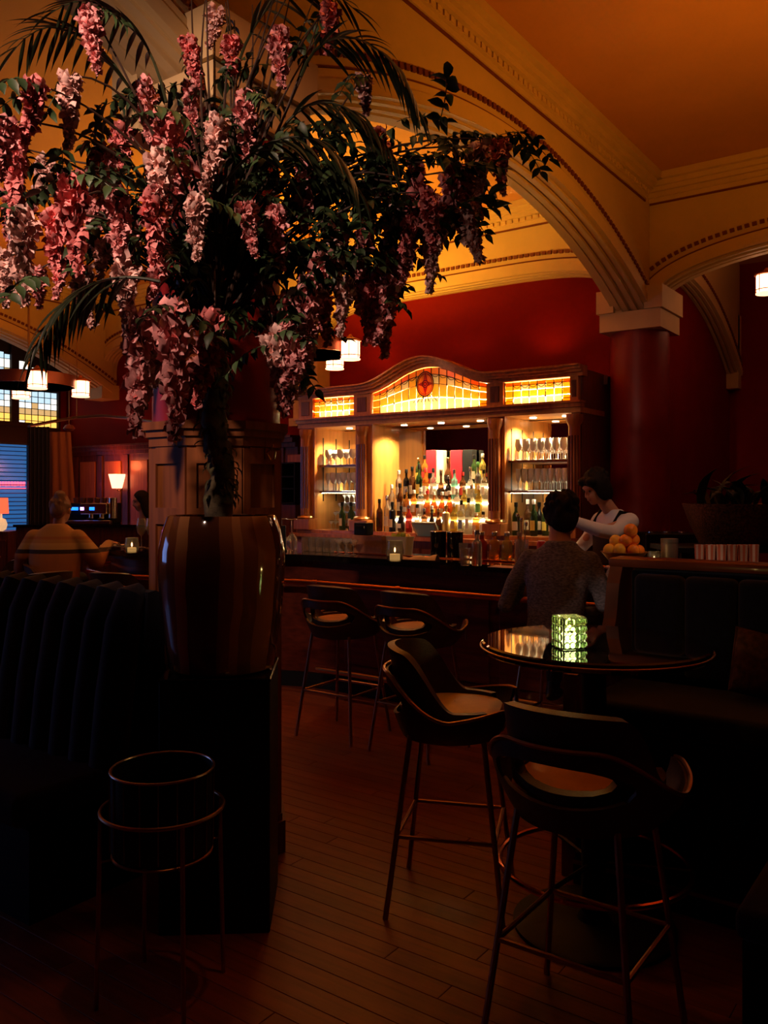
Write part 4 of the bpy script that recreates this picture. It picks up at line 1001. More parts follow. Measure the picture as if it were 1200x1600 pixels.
x, y = D(45,9.5); chandelier('ring chandelier of red lanterns before the stained glass window',x,y,HH(596,9.5)-0.06,0.50,4,TH-PI/2+0.55,85,(1.0,0.33,0.03))
x, y = D(484,8.6); chandelier('ring chandelier of red lanterns half hidden by the hanging flowers',x,y,HH(552,8.6)-0.02,0.42,4,TH-PI/2+0.088+PI/4+0.2,300,(1.0,0.48,0.04))
x, y = D(1288,8.2); chandelier('ring chandelier reaching in from the right edge of the picture',x,y,HH(446,8.2),0.50,4,TH+PI,26,(1.0,0.36,0.05))
# wall sconce on the wainscot
sx = FX(188,-0.10); dz = FZ(188,-0.10)
o = thing('wall_sconce','glowing red wall sconce with flared shade on the panelled wall','lamp',(sx,-0.16,HH(752,dz)))
MB().lathe([(0.075,-0.11),(0.13,0.11)],4,a0=PI/4,a1=PI/4+2*PI).build('shade',mat('sconce_shade',(1,0.5,0.3),0.5,emis=4.5,ecol=(1.0,0.32,0.17)),o,smooth=False)
MB().rbox((0,0.125,-0.05),(0.10,0.03,0.20),0.005,1).tube([(0,0.11,-0.13),(0,0.02,-0.15),(0,0,-0.12)],0.010,6).build('bracket',BRASSD,o)
light('POINT',(sx,-0.35,HH(752,dz)+0.25),9,(1.0,0.18,0.05),0.08,name='sconce_light')
# table lamp on the cabinet at the left edge
lx, ly = D(2,10.2); zt_ = HH(833,10.2)
o = thing('side_cabinet','dark brown cabinet at the left edge under a table lamp','cabinet',(lx,ly,0),TH)
MB().box((-0.05,0.1,zt_/2),(0.34,0.4,zt_)).build('case',WOODD,o,smooth=False); MB().box((-0.05,0.1,zt_+0.0125),(0.37,0.43,0.025)).build('top',WOODD,o,smooth=False)
for zz in (0.3,0.75):
    dr = MB().rbox((-0.05,-0.108,zz*zt_),(0.30,0.016,0.36*zt_),0.004,1).build('door',WOODD,o,smooth=False); MB().ell((0.04,-0.122,zz*zt_),(0.01,0.01,0.01),8,6).build('knob',BRASS,dr)
o = thing('table_lamp','small table lamp with red shade and round white base at left edge','lamp',(lx,ly,zt_+0.026))
MB().lathe([(0.02,0.0),(0.055,0.02),(0.07,0.08),(0.05,0.14),(0.012,0.155),(0.010,0.22)],16).build('base',mat('lamp_base_glow',(0.9,0.7,0.45),0.3,emis=0.7,ecol=(1.0,0.6,0.3)),o)
MB().lathe([(0.085,0.21),(0.075,0.40)],18).build('shade',mat('table_lamp_shade',(0.8,0.15,0.08),0.6,emis=1.4,ecol=(1.0,0.12,0.05)),o,solid=0.003)
# curtain rail with dark curtain and tan drape
CURT = mat('black_curtain',(0.006,0.006,0.012),0.9,sheen=0.2); DRAPE = mat('tan_drape',(0.42,0.17,0.09),0.85,bump=0.1,bscale=20)
def curtain(name,label,ua,ub,dep,va,vb,mt,folds,ub2=None):
    za, zb_ = HH(va,dep), HH(vb,dep)
    o = thing(name,label,'curtain',(*D((ua+ub)/2,dep),0),TH)
    wa_ = (ub-ua)/F*dep; wb = ((ub2 or ub)-ua)/F*dep
    MB().grid(lambda a_,c_:(-wa_/2+(wa_+(wb-wa_)*c_)*a_, 0.035*math.sin(a_*PI*2*folds)*(0.6+0.4*c_), za+(zb_-za)*c_),folds*8,10).build('cloth',mt,o,solid=0.008,ang=80)
    return o
curtain('dark_curtain','black floor length curtain beside the blue window',45,77,11.3,667,956,CURT,5)
curtain('tan_drape','tan drape hanging beside the black curtain',74,110,11.5,675,953,DRAPE,3,ub2=128)
p = []
for (u_,v_,d_) in ((45,666,11.3),(80,659,11.9),(120,652,12.3),(160,649.5,12.3),(200,653,12.0),(245,660,11.3)): p.append((*D(u_,d_),HH(v_,d_)))
o = tag(MB().tube(p,0.022,8).build('curtain_rail',mat('rail_grey',(0.25,0.2,0.2),0.4,metal=0.6)),'thin curved curtain rail crossing the red wall at left','rail')
# rail hanger to the ceiling
o2 = MB().tube([p[2],(p[2][0],p[2][1],CEIL-0.001)],0.008,6).build('hanger_wire',BRASSD,o)
# ceiling downlight dome near the drape
x, y = D(108,12.6); o = thing('dome_lamp','small pale dome lamp above the tan drape','lamp',(x,y,HH(670,12.6)))
MB().lathe([(0.085,0),(0.08,0.02),(0.05,0.055),(0.0,0.07)],14).build('dome',mat('dome_pale',(0.5,0.2,0.15),0.5),o); MB().lathe([(0.0,-0.03),(0.06,-0.025),(0.087,-0.001)],14).build('glass',SHADEW if False else mat('dome_dark',(0.08,0.03,0.03),0.3),o)
MB().tube([(0,0,0.065),(0,0,CEIL-HH(670,12.6)-0.001)],0.006,6).build('stem',BRASSD,o)

# ================================================================ SEATING
def punch(vs, fs, NU, NV, PH, hw, zc, zr, fn):
    """cut an oval opening (half width hw degrees, half height zr) into a shell grid and snap its edge"""
    w_ = NU+1
    def pz(k): return -PH+2*PH*(k % w_)/NU, vs[k][2]
    def e(k): ph, z = pz(k); return math.hypot(math.degrees(ph)/hw, (z-zc)/zr)
    E = [e(k) for k in range(len(vs))]; used = set()
    for j in range(NV):
        for i in range(NU):
            q = (j*w_+i,j*w_+i+1,(j+1)*w_+i+1,(j+1)*w_+i)
            if sum(E[k] < 1 for k in q) >= 3: continue
            fs.append(q); used.update(q)
    for k in used:
        if E[k] < 1:
            ph, z = pz(k); s_ = 1/max(E[k],0.05); ph2 = ph*s_; z2 = zc+(z-zc)*s_
            vs[k] = fn(ph2, z2)
def seat_stool(name, label, x, y, rz, group):
    """upholstered bar stool facing local +Y, shell open at the lower back"""
    t = thing(name, label, 'stool', (x,y,0), rz, group)
    # seat cushion
    b = MB(); prof = []
    n = 28
    def ring(k, z):
        return [((0.205*k)*math.copysign(abs(math.cos(a))**0.75,math.cos(a)), (0.20*k)*math.copysign(abs(math.sin(a))**0.75,math.sin(a))+0.01, z) for a in lin(0,2*PI,n)[:-1]]
    rings = [ring(0.90,0.675),ring(1.0,0.69),ring(1.02,0.72),ring(1.0,0.745),ring(0.92,0.765),ring(0.6,0.775),ring(0.01,0.777)]
    vs = [p for r_ in rings for p in r_]; fs = [(j*n+i,j*n+(i+1)%n,(j+1)*n+(i+1)%n,(j+1)*n+i) for j in range(len(rings)-1) for i in range(n)]; fs.append(tuple(range(n-1,-1,-1)))
    b.add(vs,fs); b.build('seat', TANL, t)
    # inner padded shell: back angle phi=0 at -Y
    def P(phi, rad, z): return (rad*math.sin(phi)*1.0, -rad*math.cos(phi)*1.0+0.02, z)
    def top(phi):
        a = abs(math.degrees(phi))
        if a < 42: return 1.0-0.012*(a/42)**2
        if a < 95: 
            q = (a-42)/53; return 0.988-0.208*(q*q*(3-2*q))
        return 0.78-0.0*(a-95)/35
    NU, NV = 60, 18; PH = math.radians(128)
    vs = []; fs = []
    for j in range(NV+1):
        for i in range(NU+1):
            phi = -PH+2*PH*i/NU; v = j/NV
            zb_ = 0.69; z = zb_+(top(phi)-zb_)*v
            lean = 0.055*max(0,(z-0.75)/0.25)*max(0,math.cos(phi))
            vs.append(P(phi,0.222+lean,z))
    punch(vs, fs, NU, NV, PH, 42, 0.808, 0.040, lambda ph,z: P(ph,0.222+0.055*max(0,(z-0.75)/0.25)*max(0,math.cos(ph)),z))
    MB().add(vs,fs).build('backrest', LEATH, t, solid=0.030, ang=70)
    # outer wrap with metal trim
    def rim(phi):
        a = abs(math.degrees(phi))
        if a < 25: return 0.905
        if a < 92: q = (a-25)/67; return 0.905-0.145*(q*q*(3-2*q))
        return 0.76+0.035*min(1,(a-92)/38)
    PH2 = math.radians(138); vs = []; fs = []; NV2 = 14
    for j in range(NV2+1):
        for i in range(NU+1):
            phi = -PH2+2*PH2*i/NU; v = j/NV2; lo_ = 0.655+0.02*(abs(phi)/PH2)**2
            z = lo_+(rim(phi)-lo_)*v
            vs.append(P(phi,0.222+0.045+0.018*v-0.05*(1-v)**2,z))
    def OP(ph, z):
        lo_ = 0.655+0.02*(abs(ph)/PH2)**2; v = (z-lo_)/(rim(ph)-lo_); return P(ph,0.222+0.045+0.018*v-0.05*(1-v)**2,z)
    punch(vs, fs, NU, NV2, PH2, 50, 0.80, 0.062, OP)
    MB().add(vs,fs).build('outer_shell', LEATH, t, solid=0.012, ang=70)
    tr = []
    for i in range(NU+1):
        phi = -PH2+2*PH2*i/NU; tr.append(P(phi,0.222+0.067,rim(phi)+0.004))
    e0, e1 = tr[0], tr[-1]
    tr = [(e0[0]*0.98,e0[1]+0.01,0.67)]+tr+[(e1[0]*0.98,e1[1]+0.01,0.67)]
    MB().tube(tr,0.007,6).build('metal_trim', BRASSD, t)
    # legs and rungs
    def foot(sx_,sy): return Vector((sx_*0.225,sy*0.22,0.001))
    def head(sx_,sy): return Vector((sx_*0.15,sy*0.14,0.675))
    for sx_ in (-1,1):
        for sy in (-1,1):
            MB().tube([foot(sx_,sy),head(sx_,sy)],0.0105,8).build('leg', BRASSD, t)
    zr_ = 0.30; q = zr_/0.675
    R = lambda sx_,sy: foot(sx_,sy).lerp(head(sx_,sy),q)
    for (a,b_) in (((-1,-1),(1,-1)),((-1,1),(1,1)),((-1,-1),(-1,1)),((1,-1),(1,1))):
        MB().tube([R(*a),R(*b_)],0.0085,8).build('stretcher', BRASSD, t)
    return t
x, y = C2R(0.595,2.50); S4 = seat_stool('bar_stool','leather bar stool nearest the camera, its back turned to us',x,y,0.0,'upholstered bar stools')
def again(label,x,y,rz):
    c = copy_tree(S4); c.location = (x,y,0); c.rotation_euler = (0,0,rz); c['label'] = label; return c
x, y = C2R(0.27,3.34)
again('leather bar stool seen from the side left of the round table, tan seat lit',x,y,math.radians(-90-13)+TH)
x, y = C2R(-0.27,5.62); again('leather bar stool at the bar nearest the panelled column',x,y,0.03)
x, y = C2R(0.22,5.28); again('leather bar stool at the bar, second from the panelled column',x,y,-0.04)
MANX, MANY = C2R(1.02,4.98)
ms = again('backless leather bar stool under the seated man in grey',MANX,MANY,0.0)
for ch in list(ms.children):
    if ch.name.startswith(('backrest','outer_shell','metal_trim')): bpy.data.objects.remove(ch)
x, y = D(25,7.9); again('leather bar stool behind the navy banquette at far left',x,y,1.1+TH)
x, y = D(62,6.55); again('leather bar stool behind the navy banquette, right of the other',x,y,0.9+TH)
x, y = D(190,6.55); again('leather bar stool at the rounded bar end beside the vase',x,y,0.35)
WX, WY_ = C2R(-2.80,7.2)
again('leather bar stool under the woman in the striped sweater',WX,WY_,-0.9)

# ---------------------------------------------------------------- high round table
TX, TY = C2R(0.775,3.12)
tb = thing('high_table','round high table with glossy dark top and black pedestal','table',(TX,TY,0))
MB().lathe([(0.405,1.012),(0.412,1.018),(0.415,1.03),(0.412,1.045),(0.405,1.05),(0.0,1.05)],72).build('top',TOPM,tb,ang=12)
MB().tube([(0.416*math.cos(t),0.416*math.sin(t),1.031) for t in lin(0,2*PI,72)[:-1]],0.004,6,closed=True).build('edge_band',BRASSD,tb)
MB().lathe([(0.045,0.03),(0.045,1.011)],24).build('pedestal',BLACK,tb)
MB().lathe([(0.14,0.99),(0.14,1.0115)],24).build('mount_plate',BLACK,tb)
MB().lathe([(0.295,0.0005),(0.295,0.014),(0.28,0.022),(0.06,0.032),(0.0455,0.06)],48).build('base_plate',BLACK,tb)
FRZ = 0.235
MB().tube([(0.345*math.cos(t),0.345*math.sin(t),FRZ) for t in lin(0,2*PI,60)[:-1]],0.011,8,closed=True).build('foot_ring',COPPER,tb)
for k in range(3): a = 0.4+2*PI*k/3; MB().tube([(0.046*math.cos(a),0.046*math.sin(a),FRZ),(0.345*math.cos(a),0.345*math.sin(a),FRZ)],0.009,6).build('foot_ring_spoke',BLACK,tb)
# green glass candle holder
gx, gy = G(889,1012,1.05)
gr = thing('candle_holder','square green block glass candle holder burning on the round table','candle holder',(gx,gy,1.051),TH+0.25)
GREEN = mat('green_block_glass',(0.74,0.95,0.64),0.04,trans=0.95,ior=1.35)
gh = 0.112; gw = 0.042
m = MB()
for sgn,ax in ((1,'x'),(-1,'x'),(1,'y'),(-1,'y')):
    if ax == 'x': m.bb(sgn*gw-0.003,sgn*gw+0.003,-gw,gw,0.0,gh)
    else: m.bb(-gw+0.003,gw-0.003,sgn*gw-0.003,sgn*gw+0.003,0.0,gh)
m.bb(-gw+0.003,gw-0.003,-gw+0.003,gw-0.003,0,0.006)
m.build('glass_box',GREEN,gr,smooth=False)
knob = MB().ell((0,0,0),(0.0125,0.006,0.0125),10,6).mesh('glass_block'); knob.materials.append(GREEN)
for f_ in range(4):
    for i in range(4):
        for j in range(4):
            o = bpy.data.objects.new('glass_block',knob); COL.objects.link(o); o.parent = gr
            q = Matrix.Rotation(f_*PI/2,4,'Z') @ Matrix.Translation((-gw+0.012+i*(2*gw-0.024)/3,-gw-0.004,0.016+j*(gh-0.032)/3))
            o.matrix_local = q
MB().lathe([(0.024,0.007),(0.024,0.062),(0.0,0.060)],18).build('wax',mat('holder_wax',(1,0.85,0.5),0.6,emis=9,ecol=(1.0,0.80,0.42)),gr)
MB().ell((0,0,0.083),(0.008,0.008,0.022),8,8).build('flame',FLAME,gr)
light('POINT',(gx,gy,1.05+0.16),1.2,(1.0,0.62,0.18),0.02,name='candle_light')

# ---------------------------------------------------------------- booth at right
BX0, BY0 = C2R(1.13,4.02)
bo = thing('corner_booth','high dark navy corner booth with wooden top rail behind the table','booth',(0,0,0))
BT = 1.285
BWOOD = mat('booth_wood',(0.26,0.075,0.022),0.35,var=0.35,scale=4,stretch=(1,1,1),coat=0.2)
MB().rbox((BX0+0.11+1.0,BY0+0.0,(BT-0.04)/2),(2.1,0.10,BT-0.04),0.02,2).build('back_panel',NAVY,bo)
MB().rbox((BX0+1.06,BY0+0.0,BT-0.012),(2.2,0.15,0.045),0.015,2).build('top_rail',BWOOD,bo)
# curved wooden end
pts_ = [(-0.06,0.0),(0.05,0.0),(0.05,1.27),(0.03,1.285),(-0.03,1.285),(-0.05,1.2),(-0.075,1.0),(-0.085,0.7)]
M = Matrix.Translation((BX0,BY0,0)) 
Mx = Matrix(((0,1,0,0),(1,0,0,0),(0,0,1,0),(0,0,0,1)))
endp = [(-0.62,0.0),(0.08,0.0),(0.08,1.27),(0.02,1.29),(-0.06,1.27),(-0.11,1.18),(-0.15,1.02),(-0.22,0.90),(-0.42,0.86),(-0.60,0.84)]
MB().prism(endp,-0.03,0.03,M=M @ Matrix(((0,0,1,0),(1,0,0,0),(0,1,0,0),(0,0,0,1)))).build('end_panel',BWOOD,bo,smooth=False)
# upholstered channels of the back, facing the camera
for i in range(9):
    xx = BX0+0.10+i*0.225
    MB().rbox((xx+0.11,BY0-0.085,1.0),(0.222,0.085,0.46),0.03,3).build('back_channel',NAVY,bo)
MB().rbox((BX0+1.08,BY0-0.36,0.70),(2.06,0.52,0.11),0.035,3).build('seat_cushion',NAVY,bo)
MB().bb(BX0+0.04,BX0+2.12,BY0-0.60,BY0-0.055,0.10,0.64).build('seat_base',BLACK,bo,smooth=False)
MB().bb(BX0+0.04,BX0+2.12,BY0-0.66,BY0-0.055,0.0,0.10).build('plinth',BLACK,bo,smooth=False)
MB().bb(BX0+0.04,BX0+2.12,BY0-0.668,BY0-0.661,0.085,0.10).build('plinth_trim',BRASSD,bo,smooth=False)
# return bench on the right
MB().rbox((2.63,-5.46,0.40),(0.70,0.78,0.09),0.03,3).build('return_cushion',NAVY,bo)
MB().bb(2.30,2.96,-5.83,-5.08,0.0,0.355).build('return_base',BLACK,bo,smooth=False)
# patterned cushion
cx_, cy_ = D(1195,3.45)
o = thing('scatter_cushion','brown woven scatter cushion on the booth seat at the right edge','cushion',(cx_,cy_,0.757),TH)
M = Matrix.Translation((0.02,0,0.13)) @ Matrix.Rotation(math.radians(-18),4,'X') @ Matrix.Rotation(0.25,4,'Y')
MB().grid(lambda a_,c_:(0.15*math.sin(PI*(a_-0.5)),0.055*math.cos(PI*(a_-0.5))**0.6*math.cos(PI*(c_-0.5))**0.6,0.13*math.sin(PI*(c_-0.5))),14,14,M=M).grid(lambda a_,c_:(0.15*math.sin(PI*(a_-0.5)),-0.055*math.cos(PI*(a_-0.5))**0.6*math.cos(PI*(c_-0.5))**0.6,0.13*math.sin(PI*(c_-0.5))),14,14,M=M).build('cover',mat('brown_weave',(0.10,0.04,0.022),0.8,var=0.6,scale=40),o)
m = MB().tube([M @ Vector(p) for p in ((-0.15,0,-0.13),(0.15,0,-0.13),(0.15,0,0.13),(-0.15,0,0.13))],0.006,6,closed=True); m.build('piping',MATS['brown_weave'],o)

# ---------------------------------------------------------------- banquette at left
bq = thing('navy_banquette','dark navy channel tufted banquette at the lower left','banquette',(0,0,0))
QY = -6.10; QX1 = -0.02
lean = 0.10
MB().prism([(0,0.0),(0.16,0.0),(0.16,1.16),(0.10,1.185),(0.06+lean*0,1.18)],QX1-3.2,QX1,M=Matrix.Translation((0,QY+0.02,0)) @ Matrix(((0,0,1,0),(1,0,0,0),(0,1,0,0),(0,0,0,1)))).build('back_frame',NAVY,bq,smooth=False)
for i in range(22):
    xx = QX1-0.145*(i+0.5)
    m = MB().tube([(xx,QY-0.07,0.42),(xx,QY-0.035,0.75),(xx,QY+0.01,1.05),(xx,QY+0.055,1.165),(xx,QY+0.10,1.19)],[0.078,0.078,0.074,0.066,0.03],12)
    m.build('back_channel',NAVY,bq)
MB().rbox((QX1-1.6,QY-0.26,0.42),(3.2,0.50,0.13),0.04,3).build('seat_cushion',NAVY,bq)
MB().bb(QX1-3.2,QX1,QY-0.46,QY+0.02,0.0,0.35).build('seat_base',BLACK,bq,smooth=False)

# ---------------------------------------------------------------- vase on its stand
VX, VY = C2R(-0.625,3.26)
pd = thing('vase_stand','square black stand carrying the big striped vase','stand',(VX,VY,0),TH+math.radians(3))
PT = 0.925
MB().rbox((0,0,PT/2),(0.40,0.40,PT),0.004,1).build('body',BLACK,pd,smooth=False)
MB().rbox((0,0,PT-0.006),(0.406,0.406,0.014),0.003,1).build('top',mat('black_gloss2',(0.008,0.006,0.006),0.12),pd,smooth=False)
vz = thing('striped_vase','huge glossy vase with brown and amber vertical stripes','vase',(VX,VY,PT+0.0015),TH)
vh = HH(808,3.05)-PT
VP = [(0.175,0.0),(0.20,0.01),(0.215,vh*0.18),(0.232,vh*0.42),(0.243,vh*0.66),(0.240,vh*0.78),(0.225,vh*0.90),(0.208,vh*0.985),(0.203,vh),(0.196,vh*0.995),(0.212,vh*0.9),(0.225,vh*0.7),(0.20,vh*0.2),(0.0,0.05)]
def stripes():
    m = bpy.data.materials.new('striped_glaze'); m.use_nodes = True; nt = m.node_tree; b = nt.nodes['Principled BSDF']
    tc = nt.nodes.new('ShaderNodeTexCoord'); sp = nt.nodes.new('ShaderNodeSeparateXYZ'); nt.links.new(tc.outputs['Object'],sp.inputs[0])
    at = nt.nodes.new('ShaderNodeMath'); at.operation = 'ARCTAN2'; nt.links.new(sp.outputs['Y'],at.inputs[0]); nt.links.new(sp.outputs['X'],at.inputs[1])
    nz = nt.nodes.new('ShaderNodeTexNoise'); nz.inputs['Scale'].default_value = 3; nt.links.new(tc.outputs['Object'],nz.inputs['Vector'])
    mr = nt.nodes.new('ShaderNodeMath'); mr.operation = 'MULTIPLY_ADD'; nt.links.new(nz.outputs['Fac'],mr.inputs[0]); mr.inputs[1].default_value = 0.28; nt.links.new(at.outputs[0],mr.inputs[2])
    mp = nt.nodes.new('ShaderNodeMapRange'); nt.links.new(mr.outputs[0],mp.inputs['Value']); mp.inputs['From Min'].default_value = -PI; mp.inputs['From Max'].default_value = PI
    rp = nt.nodes.new('ShaderNodeValToRGB'); cr = rp.color_ramp; cr.interpolation = 'CONSTANT'
    br_, am, dk, tn = (0.24,0.080,0.026,1),(0.40,0.15,0.048,1),(0.11,0.034,0.013,1),(0.50,0.21,0.075,1)
    seq = [(0.0,dk),(0.035,am),(0.07,br_),(0.105,am),(0.14,br_),(0.17,tn),(0.205,dk),(0.29,br_),(0.325,am),(0.35,br_),(0.39,am),(0.45,dk),(0.52,br_),(0.57,am),(0.62,dk),(0.68,am),(0.73,br_),(0.78,tn),(0.83,dk),(0.88,am),(0.93,br_)]
    cr.elements[0].position = 0; cr.elements[0].color = seq[0][1]; cr.elements[1].position = seq[1][0]; cr.elements[1].color = seq[1][1]
    for (p_,c_) in seq[2:]:
        e = cr.elements.new(p_); e.color = c_
    nt.links.new(mp.outputs[0],rp.inputs['Fac']); nt.links.new(rp.outputs['Color'],b.inputs['Base Color'])
    b.inputs['Roughness'].default_value = 0.08; b.inputs['Coat Weight'].default_value = 0.6
    return m
MB().lathe(VP,64).build('body',stripes(),vz,ang=60)

# ---------------------------------------------------------------- bucket on a ring stand
KX, KY = C2R(-0.71,2.71)
st_ = thing('ring_stand','slim copper legged ring stand at the lower left','stand',(KX,KY,0),TH)
rz_ = HH(1260,2.71)
MB().tube([(0.192*math.cos(t),0.192*math.sin(t),rz_) for t in lin(0,2*PI,48)[:-1]],0.0065,8,closed=True).build('ring',BRASSD,st_)
for a in (math.radians(-152),math.radians(-58),math.radians(32),math.radians(122)):
    MB().tube([(0.192*math.cos(a),0.192*math.sin(a),rz_),(0.205*math.cos(a),0.205*math.sin(a),0.001)],0.0075,8).build('leg',BRASSD,st_)
MB().tube([(0.155*math.cos(t),0.155*math.sin(t),rz_-0.14) for t in lin(0,2*PI,40)[:-1]],0.005,6,closed=True).build('lower_ring',BRASSD,st_)
for a in (math.radians(-152),math.radians(-58),math.radians(32),math.radians(122)): MB().tube([(0.1945*math.cos(a),0.1945*math.sin(a),rz_-0.14),(0.155*math.cos(a),0.155*math.sin(a),rz_-0.14)],0.004,6).build('ring_strut',BRASSD,st_)
bk = thing('ice_bucket','black ribbed bucket with thin metal rim hanging in the ring stand','bucket',(KX,KY,rz_-0.134),TH)
hb = HH(1199,2.71)-rz_+0.134
MB().lathe([(0.0,0.0),(0.15,0.0),(0.158,0.01),(0.161,hb),(0.155,hb),(0.150,0.02),(0.0,0.015)],48).build('drum',BLACK,bk)
MB().tube([(0.1615*math.cos(t),0.1615*math.sin(t),hb) for t in lin(0,2*PI,48)[:-1]],0.0042,8,closed=True).build('rim',mat('rim_metal',(0.55,0.42,0.36),0.3,metal=1.0),bk)
for k in range(18):
    a = 2*PI*k/18; MB().tube([(0.1605*math.cos(a),0.1605*math.sin(a),0.01),(0.163*math.cos(a),0.163*math.sin(a),hb)],0.0022,5).build('rib',BRASSD,bk)
# ================================================================ FLOWER TREE
rf = random.Random(21)
ROOT = Vector((VX,VY,PT+0.06))
ft = thing('flower_tree','huge arrangement of hanging pink wisteria with palm fronds rising from the vase','flowers',ROOT)
def W3(u, v, d): return Vector((*D(u,d),HH(v,d)))-ROOT
BARK = mat('mossy_bark',(0.20,0.16,0.085),0.85,col2=(0.035,0.024,0.014),scale=16,bump=0.8,bscale=30)
TWIG = mat('dark_twig',(0.035,0.016,0.008),0.7)
PINK = [mat('wisteria_pink_%d' % i,c,0.55,var=0.55,scale=22) for i,c in enumerate([(0.85,0.34,0.34),(0.72,0.22,0.22),(0.90,0.50,0.45)])]
LEAF = [mat('wisteria_leaf_%d' % i,c,0.5,var=0.3,scale=12) for i,c in enumerate([(0.022,0.046,0.015),(0.042,0.085,0.027)])]
PALM = mat('palm_leaflet',(0.020,0.030,0.012),0.42,var=0.3,scale=10)
# trunk
tk = [W3(342,812,3.26),W3(341,780,3.26),W3(350,740,3.25),W3(337,690,3.24),W3(333,640,3.22),W3(340,590,3.22),W3(338,530,3.2),W3(334,470,3.2),W3(345,400,3.2)]
tk[0].z = 0.0; tk[0].x = 0; tk[0].y = 0
tr = [0.05,0.052,0.047,0.05,0.04,0.045,0.036,0.034,0.022]
tt = []; trr = []
for i in range(len(tk)-1):
    for k in range(5):
        t = k/5; tt.append(tk[i].lerp(tk[i+1],t)); trr.append((tr[i]+(tr[i+1]-tr[i])*t)*(0.88+0.3*rf.random()))
MB().tube(tt,trr,14).build('trunk',BARK,ft,ang=80)
# moss tufts and ivy leaves on the trunk
m = MB()
for i in range(150):
    k = rf.randrange(3,len(tt)-8); a = rf.random()*2*PI; r_ = trr[k]
    vs,fs = blade(0.035+0.03*rf.random(),0.012,0.6,3)
    M = Matrix.Translation(tt[k]+Vector((math.cos(a),math.sin(a),0))*r_*0.9) @ Matrix.Rotation(a,4,'Z') @ Matrix.Rotation(0.4+0.9*rf.random(),4,'Y')
    m.add(vs,fs,M)
m.build('moss',mat('moss',(0.16,0.15,0.07),0.9,var=0.5,scale=20),ft)['kind'] = 'stuff'
# raceme variants
def petal(mb, M, w_, h_, cup, r_=rf):
    vs = []; ph = r_.random()*6
    for j in range(4):
        for i in range(5):
            a = (i/4-0.5)*2; b_ = j/3
            ww = w_*(0.30+0.70*math.sin(PI*(0.12+0.74*b_)))
            ruf = 0.30*b_*math.sin(3.1*a*1.6+ph)*w_
            vs.append((a*ww, cup*(a*a*0.9+(b_-0.45)**2*1.6)*w_+ruf, b_*h_*(1-0.18*a*a)+0.25*ruf))
    fs = [(j*5+i,j*5+i+1,(j+1)*5+i+1,(j+1)*5+i) for j in range(3) for i in range(4)]
    mb.add(vs,fs,M)
def raceme_mesh(L, R, n, seed, mt):
    r_ = random.Random(seed); mb = MB()
    bend = (r_.random()-0.5)*0.12
    for i in range(n):
        t = (i+0.5)/n; a = i*2.39996+r_.random()*0.7
        rad = R*(0.70+0.30*math.sin(PI*min(1,t*2.2)))*(1-0.80*t**1.3)*(0.6+0.55*r_.random())
        c = Vector((bend*t*t*L*4, 0, -L*t))+Vector((math.cos(a),math.sin(a),0))*rad*0.72+Vector((0,0,0.012*(r_.random()-0.5)))
        s_ = (0.031 if t < 0.7 else 0.021)*(0.75+0.5*r_.random())
        M = Matrix.Translation(c) @ Matrix.Rotation(a-PI/2,4,'Z') @ Matrix.Rotation(-0.3-1.5*r_.random(),4,'X') @ Matrix.Rotation((r_.random()-0.5)*2.2,4,'Y') @ Matrix.Translation((0,0,-s_*0.4))
        petal(mb,M,s_*0.70,s_*1.25,-1.1 if r_.random() < 0.6 else 1.0,r_)
        M2 = M @ Matrix.Translation((0,0.006,0)) @ Matrix.Rotation(0.9,4,'X')
        petal(mb,M2,s_*0.48,s_*0.95,1.2,r_)
    mb.tube([(bend*t*t*L*4,0,-L*t) for t in lin(0,1,6)],0.0025,5)
    me = mb.mesh('raceme',smooth=True,ang=60); me.materials.append(mt); return me
RM = [raceme_mesh(0.30,0.058,88,i,PINK[i%3]) for i in range(7)]
def spray_mesh(seed, mt):
    r_ = random.Random(seed); mb = MB(); n = 5
    for k in range(2*n+1):
        t = (k//2+0.6)/n; sd = -1 if k % 2 else 1
        vs,fs = blade(0.062*(0.8+0.4*r_.random()),0.016,0.35,4)
        if k == 2*n: M = Matrix.Translation((0.20,0,-0.03)) @ Matrix.Rotation(0.2,4,'Y')
        else: M = Matrix.Translation((0.20*t,0,0.02*math.sin(PI*t)-0.03*t*t)) @ Matrix.Rotation(sd*(1.0+0.3*r_.random()),4,'Z') @ Matrix.Rotation(0.2+0.6*r_.random(),4,'Y') @ Matrix.Rotation((r_.random()-0.5)*1.0,4,'X')
        mb.add(vs,fs,M)
    mb.tube([(0.20*t,0,0.02*math.sin(PI*t)-0.03*t*t) for t in lin(0,1,5)],0.0018,4)
    me = mb.mesh('leaf_spray',smooth=True,ang=50); me.materials.append(mt); return me
SM = [spray_mesh(i,LEAF[i%2] if i < 4 else LEAF[0]) for i in range(6)]
